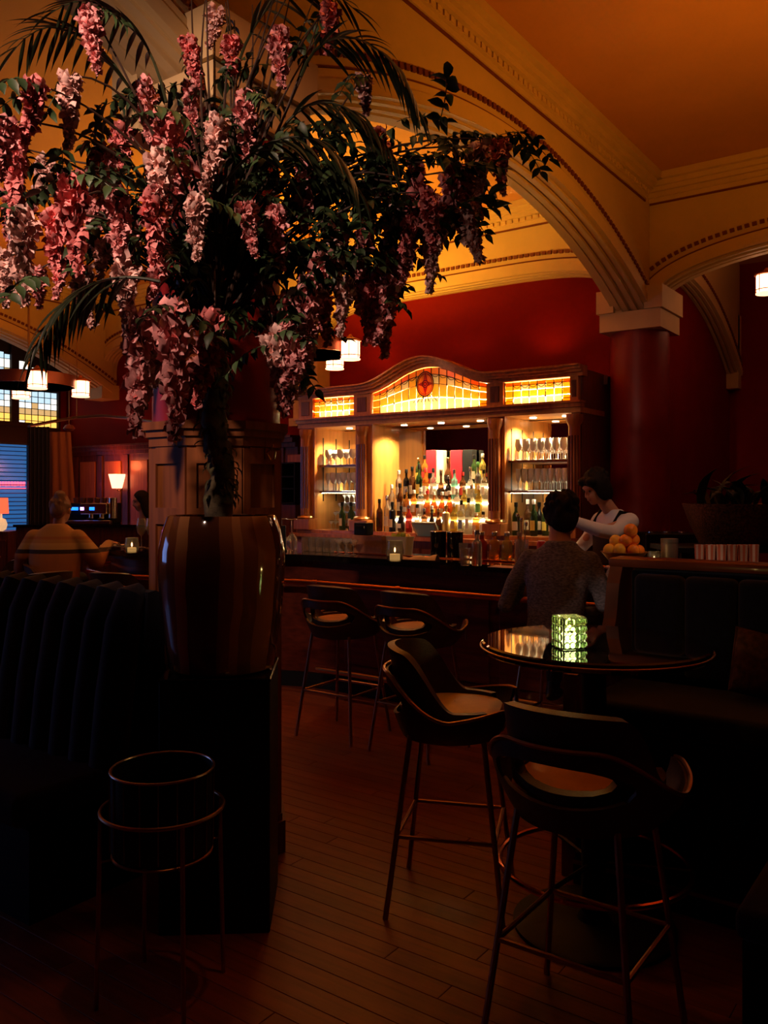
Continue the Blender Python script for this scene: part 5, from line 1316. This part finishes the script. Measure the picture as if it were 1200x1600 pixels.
RAC = [(140,15,95,2.9),(55,130,100,2.7),(112,118,105,2.8),(8,190,100,2.7),(110,278,150,2.7),(35,335,140,2.75),(165,235,120,3.0),(225,130,95,3.1),(262,185,130,2.85),(340,185,105,2.8),(385,150,95,2.95),(240,300,115,2.75),(308,310,95,2.8),(385,320,85,2.9),(252,385,85,2.85),(295,60,75,3.1),(335,15,60,3.2),(437,52,85,3.0),(515,8,75,3.1),(195,412,115,2.8),(222,492,185,2.85),(275,482,205,2.75),(336,495,140,2.9),(246,520,120,3.0),(480,245,110,3.1),(590,210,105,3.3),(748,232,105,3.15),(782,222,80,3.2),(712,262,110,3.1),(690,318,100,3.2),(725,325,90,3.1),(642,352,90,3.2),(600,472,85,3.3),(530,342,110,3.2),(505,400,120,3.1),(470,500,140,3.1),(440,482,115,3.2),(482,515,95,3.25),(560,400,90,3.3),(620,395,95,3.35),(160,378,60,2.9),(95,395,70,3.1),(60,420,60,3.2),(20,300,90,3.3),(570,118,55,3.2),(455,560,90,3.1),(670,300,90,3.0),(540,440,85,3.1),(410,430,80,3.2),(300,130,80,3.2),(190,200,90,3.3),(70,250,80,3.4),(150,300,90,3.3),(360,60,60,3.0),(10,400,80,3.0),(280,250,90,3.0),(205,345,90,3.1),(650,250,70,3.3),(500,270,100,3.3),(430,330,90,3.0),(655,290,110,3.1),(676,345,110,3.15),(735,268,115,3.2),(570,330,105,3.2),(585,430,110,3.25),(617,330,95,3.3),(482,440,105,3.05),(500,450,90,3.2),(430,520,120,3.1),(455,465,115,3.15),(610,440,100,3.2),(85,330,110,2.8),(130,420,90,2.9),(185,300,110,2.8),(25,230,110,2.9),(250,240,110,2.75)]
def bez(a, b, c, n=9): return [a*(1-t)**2+b*2*t*(1-t)+c*t*t for t in lin(0,1,n)]
spr = 0
def put_spray(p, yaw, pitch, s_):
    global spr
    o = bpy.data.objects.new('leaf_spray',SM[rf.randrange(len(SM))]); COL.objects.link(o); o.parent = ft
    o.location = p; o.rotation_euler = Euler((rf.uniform(-0.6,0.6),pitch,yaw)); o.scale = (s_,)*3; spr += 1
for i,(u,v,lp,d) in enumerate(RAC):
    top_ = W3(u,v,d); L = lp*d/F
    o = bpy.data.objects.new('raceme',RM[i%7]); COL.objects.link(o); o.parent = ft
    o.location = top_; s_ = L/0.30; o.scale = (max(0.7,s_**0.6)*0.92,max(0.7,s_**0.6)*0.92,s_); o.rotation_euler = (rf.uniform(-0.12,0.12),rf.uniform(-0.12,0.12),rf.random()*6)
    st0 = tt[-1-rf.randrange(12)]
    mid = st0.lerp(top_,0.45)+Vector((0,0,0.18+0.35*rf.random()))
    P_ = bez(st0,mid,top_)
    MB().tube(P_,[0.009-0.0065*k/9 for k in range(10)],6).build('branch',TWIG,ft)
    for k in (3,5,6,8):
        if rf.random() < (0.62 if u > 380 else 0.34):
            put_spray(P_[k]+Vector((rf.uniform(-0.04,0.04),rf.uniform(-0.04,0.04),rf.uniform(-0.03,0.05))),rf.random()*2*PI,rf.uniform(-0.3,0.7),rf.uniform(0.7,1.15))
    put_spray(top_,rf.random()*2*PI,rf.uniform(0.0,0.6),rf.uniform(0.6,1.0))
# dense dark leaf mass to the right of the trunk and shoots at the tips
for i in range(44):
    u = rf.gauss(545,95); v = min(max(rf.gauss(300,80),190),400); u = min(max(u,400),690); d = rf.uniform(2.95,3.4)
    put_spray(W3(u,v,d),rf.random()*2*PI,rf.uniform(-0.5,0.8),rf.uniform(0.8,1.3))
for i in range(24):
    u = rf.gauss(300,130); v = rf.gauss(330,120); d = rf.uniform(3.1,3.4)
    put_spray(W3(u,v,d),rf.random()*2*PI,rf.uniform(-0.5,0.8),rf.uniform(0.7,1.2))
for (u,v) in ((700,215),(720,205),(745,215),(770,215),(800,212),(690,235),(660,245),(640,215),(810,225),(620,190)):
    put_spray(W3(u,v,3.2+rf.uniform(-0.1,0.1)),TH+rf.uniform(-0.9,0.9),rf.uniform(-0.2,0.4),rf.uniform(0.8,1.0))
for (u,v) in ((75,140),(95,230),(240,165),(375,480),(70,435),(150,270),(260,480)):
    put_spray(W3(u,v,2.75),rf.random()*6,0.4,1.0)
# bare twigs rising at the top
for i in range(16):
    u = rf.uniform(330,520); e = W3(u+rf.uniform(-60,60),rf.uniform(-60,60),3.1+rf.uniform(-0.2,0.2)); s0 = tt[-1]
    P_ = bez(s0,s0.lerp(e,0.5)+Vector((rf.uniform(-0.1,0.1),rf.uniform(-0.1,0.1),0.05)),e)
    MB().tube(P_,[0.008-0.006*k/9 for k in range(10)],6).build('branch',TWIG,ft)
# long branch reaching right
e = W3(812,210,3.2); P_ = bez(tt[-2],W3(560,250,3.15),e); MB().tube(P_,[0.011-0.008*k/9 for k in range(10)],6).build('branch',TWIG,ft)
e = W3(690,215,3.25); P_ = bez(tt[-4],W3(520,300,3.15),e); MB().tube(P_,[0.011-0.008*k/9 for k in range(10)],6).build('branch',TWIG,ft)
# palm fronds: rachis curve given by picture points, leaflets hang from it
vs,fs = blade(1.0,0.055,0.18,7); LFM = MB().add(vs,fs).mesh('leaflet',ang=60); LFM.materials.append(PALM)
def frond(pts, d, n, L, label=None, hang=0.55, spread=1.0):
    A = [W3(u,v,d+k*0.0) for k,(u,v) in enumerate(pts)]
    P_ = []
    for i in range(13):
        t = i/12
        if len(A) == 3: P_.append(A[0]*(1-t)**2+A[1]*2*t*(1-t)+A[2]*t*t)
        else: P_.append(A[0]*(1-t)**3+A[1]*3*t*(1-t)**2+A[2]*3*t*t*(1-t)+A[3]*t**3)
    f_ = MB().tube(P_,[0.006-0.0045*k/12 for k in range(13)],6).build('palm_frond',PALM,ft)
    for k in range(n):
        t = 0.22+0.78*(k//2)/(n/2-0.5); t = min(1,t); x = t*12; i0 = min(11,int(x)); p = P_[i0].lerp(P_[i0+1],x-i0)
        T = (P_[i0+1]-P_[i0]).normalized(); sd = -1 if k % 2 else 1
        up = Vector((0,0,1)); side = T.cross(up)
        if side.length < 1e-3: side = Vector((1,0,0))
        side.normalize()
        dr = (T*0.75+side*sd*0.9*spread-up*hang*(0.6+0.8*rf.random())).normalized()
        if k >= n-2: dr = (T+side*sd*0.25).normalized()
        ln = L*(0.65+0.5*math.sin(PI*min(1,0.15+t*0.8)))*(0.9+0.2*rf.random())
        y_ = up.cross(dr); y_ = y_.normalized() if y_.length > 1e-3 else Vector((0,1,0)); z_ = dr.cross(y_)
        M = Matrix(((dr.x,y_.x,z_.x,p.x),(dr.y,y_.y,z_.y,p.y),(dr.z,y_.z,z_.z,p.z),(0,0,0,1)))
        o = bpy.data.objects.new('leaflet',LFM); COL.objects.link(o); o.parent = f_
        o.matrix_local = M @ Matrix.Diagonal((ln,ln*0.75,ln,1))
    return f_
frond([(470,120),(500,20),(610,40),(655,180)],3.0,30,0.20)
frond([(420,240),(470,120),(560,140),(625,265)],3.05,28,0.22,hang=0.8)
frond([(340,300),(420,180),(520,190),(560,300)],2.9,28,0.22,hang=0.8)
frond([(250,440),(170,420),(95,440),(52,560)],2.7,30,0.20,hang=0.9)
frond([(250,250),(190,60),(90,-10),(20,80)],3.2,28,0.22)
frond([(260,160),(230,20),(150,-30),(80,20)],3.0,26,0.2)
frond([(360,140),(400,-20),(480,-60),(560,20)],3.2,24,0.2)
# ================================================================ PEOPLE
SKIN = mat('skin_warm',(0.48,0.22,0.13),0.5); SKIN2 = mat('skin_pale',(0.52,0.27,0.18),0.5)
HAIRD = mat('hair_dark',(0.012,0.007,0.005),0.7,spec=0.2,bump=0.5,bscale=60,stretch=(1,1,0.25)); HAIRB = mat('hair_blond_brown',(0.16,0.07,0.035),0.5,bump=0.5,bscale=60,stretch=(1,1,0.25))
EYEM = mat('eye_dark',(0.01,0.008,0.006),0.2); LIP = mat('lips',(0.35,0.10,0.08),0.5)
def blob(name, shapes, mt, parent, voxel=0.012, smooth=6):
    mb = MB()
    for s_ in shapes:
        if s_[0] == 'e':
            M = Matrix.Translation(s_[1]) @ (s_[3].to_matrix().to_4x4() if len(s_) > 3 else Matrix.Identity(4))
            mb.ell((0,0,0),s_[2],16,12,M=M)
        elif s_[0] == 't':
            P_ = [Vector(p) for p,_ in s_[1]]; R = [r for _,r in s_[1]]
            mb.tube(P_,R,12)
            for p,r in s_[1]: mb.ell(p,(r,r,r),12,8)
        elif s_[0] == 'l':
            rings = s_[1]; n = 20; vs = []; fs = []
            for (c,rx,ry) in rings:
                for i in range(n):
                    a = 2*PI*i/n; vs.append((c[0]+rx*math.copysign(abs(math.cos(a))**0.85,math.cos(a)),c[1]+ry*math.copysign(abs(math.sin(a))**0.85,math.sin(a)),c[2]))
            for j in range(len(rings)-1):
                for i in range(n): fs.append((j*n+i,j*n+(i+1)%n,(j+1)*n+(i+1)%n,(j+1)*n+i))
            fs.append(tuple(range(n-1,-1,-1))); fs.append(tuple((len(rings)-1)*n+i for i in range(n))); mb.add(vs,fs)
    o = mb.build(name,mt,parent)
    r_ = o.modifiers.new('r','REMESH'); r_.mode = 'VOXEL'; r_.voxel_size = voxel; r_.use_smooth_shade = True
    sm = o.modifiers.new('s','SMOOTH'); sm.iterations = smooth; sm.factor = 0.5
    dg = bpy.context.evaluated_depsgraph_get(); me = bpy.data.meshes.new_from_object(o.evaluated_get(dg)); o.modifiers.clear()
    old = o.data; o.data = me; bpy.data.meshes.remove(old); me.name = name
    me.polygons.foreach_set('use_smooth',[True]*len(me.polygons))
    return o
def head_shapes(c, E, s_=1.0):
    """head centred at c (between the ears), looking along local +Y rotated by Euler E"""
    R = E.to_matrix(); q = lambda x,y,z: tuple(Vector(c)+R @ Vector((x*s_,y*s_,z*s_)))
    S_ = [('e',q(0,-0.012,0.03),(0.076*s_,0.095*s_,0.088*s_),E),('e',q(0,0.028,-0.035),(0.060*s_,0.066*s_,0.078*s_),E),('e',q(0,0.055,-0.088),(0.030*s_,0.030*s_,0.024*s_),E),
          ('t',[(q(0,0.088,0.012),0.009*s_),(q(0,0.106,-0.022),0.012*s_)]),('e',q(0,0.098,-0.028),(0.017*s_,0.010*s_,0.008*s_),E),
          ('e',q(0.078,-0.005,-0.012),(0.012*s_,0.020*s_,0.032*s_),E),('e',q(-0.078,-0.005,-0.012),(0.012*s_,0.020*s_,0.032*s_),E),
          ('e',q(0,0.075,0.035),(0.05*s_,0.018*s_,0.012*s_),E)]
    return S_, q
def hand_shapes(wr, dirv, palm_n, s_=1.0, curl=0.8):
    """palm plus five fingers, from the wrist point along dirv; palm normal palm_n"""
    d = Vector(dirv).normalized(); nrm = Vector(palm_n); nrm = (nrm-d*nrm.dot(d)).normalized(); sdv = d.cross(nrm); w0 = Vector(wr)
    S_ = [('t',[(tuple(w0),0.026*s_),(tuple(w0+d*0.03*s_),0.028*s_)])]
    for k,(off,L) in enumerate(((-0.030,0.068),(-0.010,0.078),(0.011,0.074),(0.030,0.058))):
        b_ = w0+d*0.085*s_+sdv*off*s_
        S_.append(('t',[(tuple(w0+d*0.03*s_+sdv*off*0.7*s_),0.016*s_),(tuple(b_),0.0125*s_)]))
        p1 = b_+(d*math.cos(curl*0.5)+nrm*math.sin(curl*0.5))*L*0.5*s_; p2 = p1+(d*math.cos(curl*1.3)+nrm*math.sin(curl*1.3))*L*0.5*s_
        S_.append(('t',[(tuple(b_),0.0105*s_),(tuple(p1),0.0092*s_),(tuple(p2),0.008*s_)]))
    t0 = w0+d*0.035*s_-sdv*0.030*s_; t1 = t0+(d*0.5-sdv*0.75+nrm*0.35).normalized()*0.038*s_; t2 = t1+(d*0.8-sdv*0.2+nrm*0.5).normalized()*0.03*s_
    S_.append(('t',[(tuple(t0),0.014*s_),(tuple(t1),0.011*s_),(tuple(t2),0.009*s_)]))
    return S_
def face_parts(q, E, s_, parent):
    for sx_ in (-1,1):
        e = MB().ell((0,0,0),(0.013*s_,0.007*s_,0.006*s_),10,6,M=Matrix.Translation(q(sx_*0.031,0.080,0.012)) @ E.to_matrix().to_4x4()).build('eye',EYEM,parent)
    MB().ell((0,0,0),(0.022*s_,0.007*s_,0.006*s_),10,6,M=Matrix.Translation(q(0,0.088,-0.060)) @ E.to_matrix().to_4x4()).build('mouth',LIP,parent)
def clumps(q, n, seed, rx, ry, rz, c, s_=0.016, zmin=-0.2):
    r_ = random.Random(seed); out = []
    while len(out) < n:
        a = r_.random()*2*PI; p = math.asin(r_.uniform(-0.5,1))
        x, y, z = rx*math.cos(p)*math.cos(a), ry*math.cos(p)*math.sin(a), rz*math.sin(p)
        if y > 0.045 and z < 0.05: continue
        k = s_*(0.7+0.6*r_.random()); out.append(('e',q(c[0]+x,c[1]+y,c[2]+z),(k,k,k*1.5)))
    return out
# ---- man in grey at the bar (local +Y faces the bar)
mn = thing('person','seated man in grey marled sweater seen from behind at the bar','person',(MANX,MANY,0),0.10)
E = Euler((math.radians(-14),0,math.radians(34)))
GREYS = mat('grey_marl_knit',(0.165,0.165,0.20),0.9,var=0.55,scale=55,bump=0.4,bscale=90,stretch=(1,1,2.2))
DENIM = mat('dark_denim',(0.02,0.022,0.035),0.8); SHOE = mat('shoe_dark',(0.02,0.012,0.008),0.5)
hc = (-0.025,0.14,1.45); S_, q = head_shapes(hc,E,1.10)
S_ += [('t',[((-0.005,0.06,1.22),0.075),((-0.018,0.105,1.34),0.066),((-0.02,0.125,1.42),0.062)])]
S_ += hand_shapes((-0.20,0.34,1.135),(0.5,0.85,0.05),(0,0.1,-1),1.0,0.5)
S_ += hand_shapes((0.24,0.36,1.135),(-0.45,0.85,0.05),(0,0.1,-1),1.0,0.5)
S_ += [('t',[((-0.26,0.12,1.00),0.04),((-0.20,0.34,1.135),0.028)]),('t',[((0.28,0.12,1.02),0.04),((0.24,0.36,1.135),0.028)])]
S_ += [('t',[((-0.005,0.06,1.22),0.06),((-0.16,0.045,1.19),0.04),((-0.262,0.0,1.06),0.035),((-0.30,-0.01,0.94),0.034),((-0.26,0.12,1.00),0.036)]),('t',[((-0.005,0.06,1.22),0.06),((0.16,0.045,1.19),0.04),((0.235,0.05,1.07),0.035),((0.25,0.08,0.97),0.034),((0.28,0.12,1.02),0.03)])]
b1 = blob('body',S_,SKIN,mn,0.009,4); face_parts(q,E,1.04,mn)
qq = lambda x,y,z: q(x,y,z)
blob('hair',[('e',q(0,-0.030,0.045),(0.096,0.104,0.100),E),('e',q(0,-0.055,-0.02),(0.086,0.070,0.085),E),('e',q(0.058,-0.03,0.0),(0.036,0.055,0.06),E),('e',q(-0.058,-0.03,0.0),(0.036,0.055,0.06),E),('e',q(0,0.045,0.100),(0.06,0.05,0.03),E)]+clumps(q,60,4,0.088,0.096,0.092,(0,-0.03,0.045)),HAIRD,mn,0.008,1)
T_ = [((0,-0.03,0.74),0.175,0.125),((0,-0.03,0.86),0.165,0.115),((0,-0.01,0.98),0.175,0.115),((0,0.02,1.10),0.200,0.120),((0,0.04,1.18),0.205,0.105),((0,0.05,1.235),0.185,0.085),((0,0.06,1.275),0.120,0.075),((0,0.072,1.315),0.080,0.072)]
blob('sweater',[('l',T_),('t',[((-0.180,0.045,1.195),0.068),((-0.262,0.0,1.06),0.058),((-0.315,-0.02,0.92),0.050)]),('t',[((-0.315,-0.02,0.92),0.050),((-0.26,0.16,1.03),0.045),((-0.215,0.31,1.12),0.040)]),
     ('t',[((0.180,0.045,1.195),0.068),((0.235,0.05,1.07),0.058),((0.255,0.08,0.95),0.050)]),('t',[((0.255,0.08,0.95),0.050),((0.25,0.2,1.05),0.045),((0.245,0.33,1.12),0.040)])],GREYS,mn,0.011,5)
blob('trousers',[('l',[((0,-0.02,0.76),0.17,0.14),((0,0.0,0.86),0.175,0.13),((0,0.0,0.92),0.17,0.12)]),('t',[((-0.09,0.0,0.845),0.092),((-0.12,0.30,0.83),0.075),((-0.12,0.36,0.80),0.068),((-0.12,0.30,0.44),0.052)]),('t',[((0.09,0.0,0.845),0.092),((0.12,0.30,0.83),0.075),((0.12,0.36,0.80),0.068),((0.12,0.30,0.44),0.052)])],DENIM,mn,0.013,4)
for sx_ in (-1,1): blob('shoe',[('t',[((sx_*0.12,0.27,0.35),0.045),((sx_*0.12,0.30,0.44),0.04)]),('e',(sx_*0.125,0.33,0.33),(0.042,0.13,0.032)),],SHOE,mn,0.010,3)
# ---- bartender
BXP, BYP = C2R(1.77,6.42)
bt = thing('person','bartender in white shirt and dark apron bending over the bar','person',(BXP,BYP,0),math.radians(148))
E = Euler((math.radians(-26),math.radians(0),math.radians(4)))
hc = (0.0,0.20,1.635); S_, q = head_shapes(hc,E,1.0)
S_ += [('t',[((0,0.03,1.43),0.058),((0,0.13,1.55),0.052),((0,0.17,1.60),0.052)])]
S_ += hand_shapes((-0.06,0.52,1.27),(0.05,0.35,-0.9),(0.2,1,0.2),1.0,0.9)
S_ += [('t',[((-0.10,0.44,1.40),0.034),((-0.06,0.52,1.27),0.026)])]
S_ += hand_shapes((0.16,0.44,1.18),(-0.3,0.7,-0.3),(-1,0,-0.3),1.0,0.9)
S_ += [('t',[((0.22,0.34,1.18),0.034),((0.16,0.44,1.18),0.026)])]
S_ += [('t',[((0,0.03,1.43),0.05),((-0.175,0.02,1.385),0.04),((-0.21,0.29,1.33),0.034),((-0.10,0.44,1.39),0.03)]),('t',[((0,0.03,1.43),0.05),((0.175,0.02,1.385),0.04),((0.265,0.15,1.17),0.034),((0.22,0.34,1.18),0.03)])]
blob('body',S_,SKIN2,bt,0.009,4); face_parts(q,E,1.0,bt)
blob('hair',[('e',q(0,-0.024,0.045),(0.094,0.104,0.092),E),('e',q(0,-0.06,-0.03),(0.090,0.065,0.11),E),('e',q(0.068,-0.012,-0.005),(0.034,0.066,0.10),E),('e',q(-0.068,-0.012,-0.005),(0.034,0.066,0.10),E),('e',q(0.045,0.05,0.075),(0.045,0.035,0.035),E),('e',q(-0.045,0.05,0.075),(0.045,0.035,0.035),E),('e',q(0,0.02,0.095),(0.065,0.045,0.022),E)]+clumps(q,50,5,0.088,0.094,0.085,(0,-0.03,0.045)),HAIRD,bt,0.008,1)
WSH = mat('white_shirt',(0.72,0.74,0.80),0.8,bump=0.3,bscale=18)
T_ = [((0,-0.05,0.93),0.165,0.115),((0,-0.03,1.05),0.165,0.11),((0,0.0,1.20),0.185,0.12),((0,0.02,1.33),0.20,0.115),((0,0.025,1.40),0.185,0.095),((0,0.03,1.45),0.11,0.075),((0,0.04,1.475),0.07,0.062)]
blob('shirt',[('l',T_),('t',[((-0.175,0.02,1.385),0.070),((-0.22,0.20,1.31),0.058),((-0.20,0.31,1.33),0.052)]),('t',[((-0.20,0.31,1.33),0.052),((-0.10,0.45,1.39),0.042)]),('t',[((0.175,0.02,1.385),0.070),((0.25,0.08,1.24),0.056),((0.27,0.16,1.15),0.050)]),('t',[((0.27,0.16,1.15),0.050),((0.22,0.34,1.18),0.040)])],WSH,bt,0.011,5)
blob('trousers',[('l',[((0,-0.06,0.80),0.16,0.12),((0,-0.05,0.96),0.16,0.115)]),('t',[((-0.085,-0.06,0.86),0.085),((-0.09,-0.04,0.48),0.062),((-0.09,-0.06,0.10),0.05)]),('t',[((0.085,-0.06,0.86),0.085),((0.09,-0.04,0.48),0.062),((0.09,-0.06,0.10),0.05)])],DENIM,bt,0.014,3)
for sx_ in (-1,1): blob('shoe',[('t',[((sx_*0.09,-0.06,0.06),0.05),((sx_*0.09,-0.06,0.12),0.045)]),('e',(sx_*0.092,-0.0,0.042),(0.045,0.13,0.040))],SHOE,bt,0.011,3)
APR = mat('dark_apron',(0.03,0.020,0.018),0.8)
MB().grid(lambda a_,c_:((a_-0.5)*0.28*(1-0.25*c_),0.115+0.055*c_-0.35*((a_-0.5)*0.5)**2*4*0.25,0.55+0.75*c_),8,10).build('apron',APR,bt,solid=0.006)
m = MB()
for sx_ in (-1,1): m.tube([(sx_*0.10,0.14,1.28),(sx_*0.12,0.125,1.36),(sx_*0.12,0.06,1.455),(sx_*0.11,-0.03,1.44),(sx_*0.08,-0.10,1.30),(sx_*0.03,-0.13,1.15)],0.020,6,flat=0.35)
m.build('apron_strap',BLACK,bt)
o = thing('cocktail_shaker','steel cocktail shaker held in the bartender\'s hand','shaker',(*(Matrix.Translation((BXP,BYP,0)) @ Matrix.Rotation(math.radians(148),4,'Z') @ Vector((-0.05,0.60,1.104)))[:2],1.104))
MB().lathe([(0.032,0),(0.042,0.14)],16).build('tin',STEEL,o); MB().lathe([(0.0425,0.1395),(0.028,0.175),(0.016,0.18),(0.016,0.205)],16).build('cap',STEEL,o)
# ---- woman in the striped sweater at the rounded end
wm = thing('person','seated woman in ochre striped sweater, hair pinned up, at the bar end','person',(WX,WY_,0),0.62)
E = Euler((math.radians(-6),0,math.radians(-4)))
hc = (0.02,0.08,1.455); S_, q = head_shapes(hc,E,1.0)
S_ += [('t',[((0,0.03,1.25),0.055),((0.01,0.06,1.37),0.048),((0.015,0.07,1.42),0.048)])]
S_ += hand_shapes((0.34,0.36,1.15),(0.3,0.9,0.0),(0,0.1,-1),0.92,0.5)+[('t',[((0.32,0.16,1.06),0.038),((0.34,0.36,1.15),0.026)])]
S_ += hand_shapes((-0.16,0.36,1.15),(0.4,0.9,0.0),(0,0.1,-1),0.92,0.5)+[('t',[((-0.26,0.14,1.04),0.038),((-0.16,0.36,1.15),0.026)])]
S_ += [('t',[((0,0.03,1.25),0.05),((-0.17,0.01,1.21),0.04),((-0.29,0.02,0.98),0.036),((-0.26,0.14,1.04),0.034)]),('t',[((0,0.03,1.25),0.05),((0.17,0.01,1.21),0.04),((0.31,0.06,1.01),0.036),((0.32,0.16,1.06),0.034)])]
blob('body',S_,SKIN2,wm,0.010,4); face_parts(q,E,0.98,wm)
blob('hair',[('e',q(0,-0.025,0.040),(0.086,0.094,0.088),E),('e',q(0,-0.07,-0.01),(0.070,0.05,0.075),E),('e',q(0.01,-0.06,0.115),(0.050,0.050,0.045),E)]+clumps(q,40,6,0.082,0.090,0.084,(0,-0.025,0.04),0.012),HAIRB,wm,0.009,1)
def sweater_mat():
    m = bpy.data.materials.new('striped_sweater'); m.use_nodes = True; nt = m.node_tree; b = nt.nodes['Principled BSDF']
    tc = nt.nodes.new('ShaderNodeTexCoord'); sp = nt.nodes.new('ShaderNodeSeparateXYZ'); nt.links.new(tc.outputs['Object'],sp.inputs[0])
    mp = nt.nodes.new('ShaderNodeMapRange'); mp.inputs['From Min'].default_value = 0.75; mp.inputs['From Max'].default_value = 1.35; nt.links.new(sp.outputs['Z'],mp.inputs['Value'])
    rp = nt.nodes.new('ShaderNodeValToRGB'); cr = rp.color_ramp; cr.interpolation = 'CONSTANT'
    oc, nv_, bw, lt = (0.36,0.17,0.055,1),(0.03,0.015,0.018,1),(0.34,0.12,0.04,1),(0.45,0.26,0.10,1)
    seq = [(0,bw),(0.30,bw),(0.56,nv_),(0.62,lt),(0.71,oc),(0.76,bw),(0.80,oc)]
    cr.elements[0].position = 0; cr.elements[0].color = bw; cr.elements[1].position = 0.30; cr.elements[1].color = bw
    for p_,c_ in seq[2:]: e = cr.elements.new(p_); e.color = c_
    nt.links.new(mp.outputs[0],rp.inputs['Fac']); nt.links.new(rp.outputs[0],b.inputs['Base Color']); b.inputs['Roughness'].default_value = 0.9
    return m
T_ = [((0,-0.03,0.76),0.20,0.15),((0,-0.02,0.90),0.205,0.15),((0,0.0,1.04),0.215,0.15),((0,0.015,1.16),0.22,0.135),((0,0.02,1.24),0.20,0.105),((0,0.025,1.295),0.13,0.085),((0,0.03,1.335),0.075,0.07)]
blob('sweater',[('l',T_),('t',[((-0.185,0.01,1.215),0.075),((-0.27,0.0,1.06),0.078),((-0.30,0.03,0.95),0.068)]),('t',[((-0.30,0.03,0.95),0.068),((-0.25,0.2,1.06),0.056),((-0.18,0.33,1.13),0.045)]),('t',[((0.185,0.01,1.215),0.075),((0.29,0.04,1.08),0.078),((0.32,0.08,1.0),0.068)]),('t',[((0.32,0.08,1.0),0.068),((0.33,0.22,1.08),0.056),((0.34,0.34,1.14),0.045)])],sweater_mat(),wm,0.012,5)
blob('trousers',[('l',[((0,-0.02,0.77),0.175,0.14),((0,0.0,0.90),0.17,0.13)]),('t',[((-0.09,0.0,0.845),0.095),((-0.11,0.26,0.83),0.075),((-0.11,0.31,0.79),0.066),((-0.11,0.26,0.44),0.05)]),('t',[((0.09,0.0,0.845),0.095),((0.11,0.26,0.83),0.075),((0.11,0.31,0.79),0.066),((0.11,0.26,0.44),0.05)])],mat('blue_jeans',(0.06,0.10,0.20),0.8),wm,0.014,3)
for sx_ in (-1,1): blob('shoe',[('t',[((sx_*0.11,0.24,0.35),0.042),((sx_*0.11,0.26,0.44),0.038)]),('e',(sx_*0.115,0.29,0.33),(0.04,0.12,0.03))],SHOE,wm,0.011,3)
# ---- dark haired barmaid half hidden by the column
hx_, hy_ = D(226,10.3)
dm = thing('person','dark haired person in black behind the bar beside the column','person',(hx_,hy_,0),math.radians(150))
E = Euler((math.radians(-16),0,math.radians(10)))
hc = (0,0.05,1.50); S_, q = head_shapes(hc,E,0.98)
S_ += [('t',[((0,0.0,1.25),0.055),((0,0.03,1.44),0.048)])]
S_ += hand_shapes((-0.20,0.36,1.06),(0.3,0.9,-0.1),(0,0,-1),0.92,0.6)+hand_shapes((0.20,0.36,1.06),(-0.3,0.9,-0.1),(0,0,-1),0.92,0.6)
S_ += [('t',[((0,0,1.25),0.05),((-0.16,0,1.20),0.038),((-0.22,0.09,1.05),0.034),((-0.20,0.36,1.06),0.026)]),('t',[((0,0,1.25),0.05),((0.16,0,1.20),0.038),((0.22,0.09,1.05),0.034),((0.20,0.36,1.06),0.026)])]
blob('body',S_,SKIN2,dm,0.010,4); face_parts(q,E,0.98,dm)
blob('hair',[('e',q(0,-0.025,0.040),(0.090,0.098,0.090),E),('e',q(0,-0.075,-0.10),(0.095,0.055,0.18),E),('e',q(0.075,-0.02,-0.08),(0.032,0.06,0.16),E),('e',q(-0.075,-0.02,-0.08),(0.032,0.06,0.16),E)],HAIRD,dm,0.011,3)
T_ = [((0,-0.03,0.80),0.165,0.12),((0,-0.02,0.98),0.15,0.11),((0,0.0,1.14),0.175,0.12),((0,0.0,1.23),0.18,0.10),((0,0.0,1.285),0.08,0.07)]
BLKC = mat('black_cotton',(0.012,0.010,0.012),0.85)
blob('shirt',[('l',T_),('t',[((-0.16,0.0,1.21),0.065),((-0.23,0.08,1.04),0.052),((-0.20,0.34,1.06),0.04)]),('t',[((0.16,0.0,1.21),0.065),((0.23,0.08,1.04),0.052),((0.20,0.34,1.06),0.04)])],BLKC,dm,0.012,4)
blob('trousers',[('l',[((0,-0.03,0.72),0.165,0.125),((0,-0.03,0.84),0.165,0.12)]),('t',[((-0.085,-0.03,0.76),0.082),((-0.09,-0.03,0.10),0.05)]),('t',[((0.085,-0.03,0.76),0.082),((0.09,-0.03,0.10),0.05)])],DENIM,dm,0.014,3)
for sx_ in (-1,1): blob('shoe',[('e',(sx_*0.09,0.03,0.045),(0.045,0.12,0.043)),('t',[((sx_*0.09,-0.03,0.06),0.048),((sx_*0.09,-0.03,0.12),0.045)])],SHOE,dm,0.011,3)
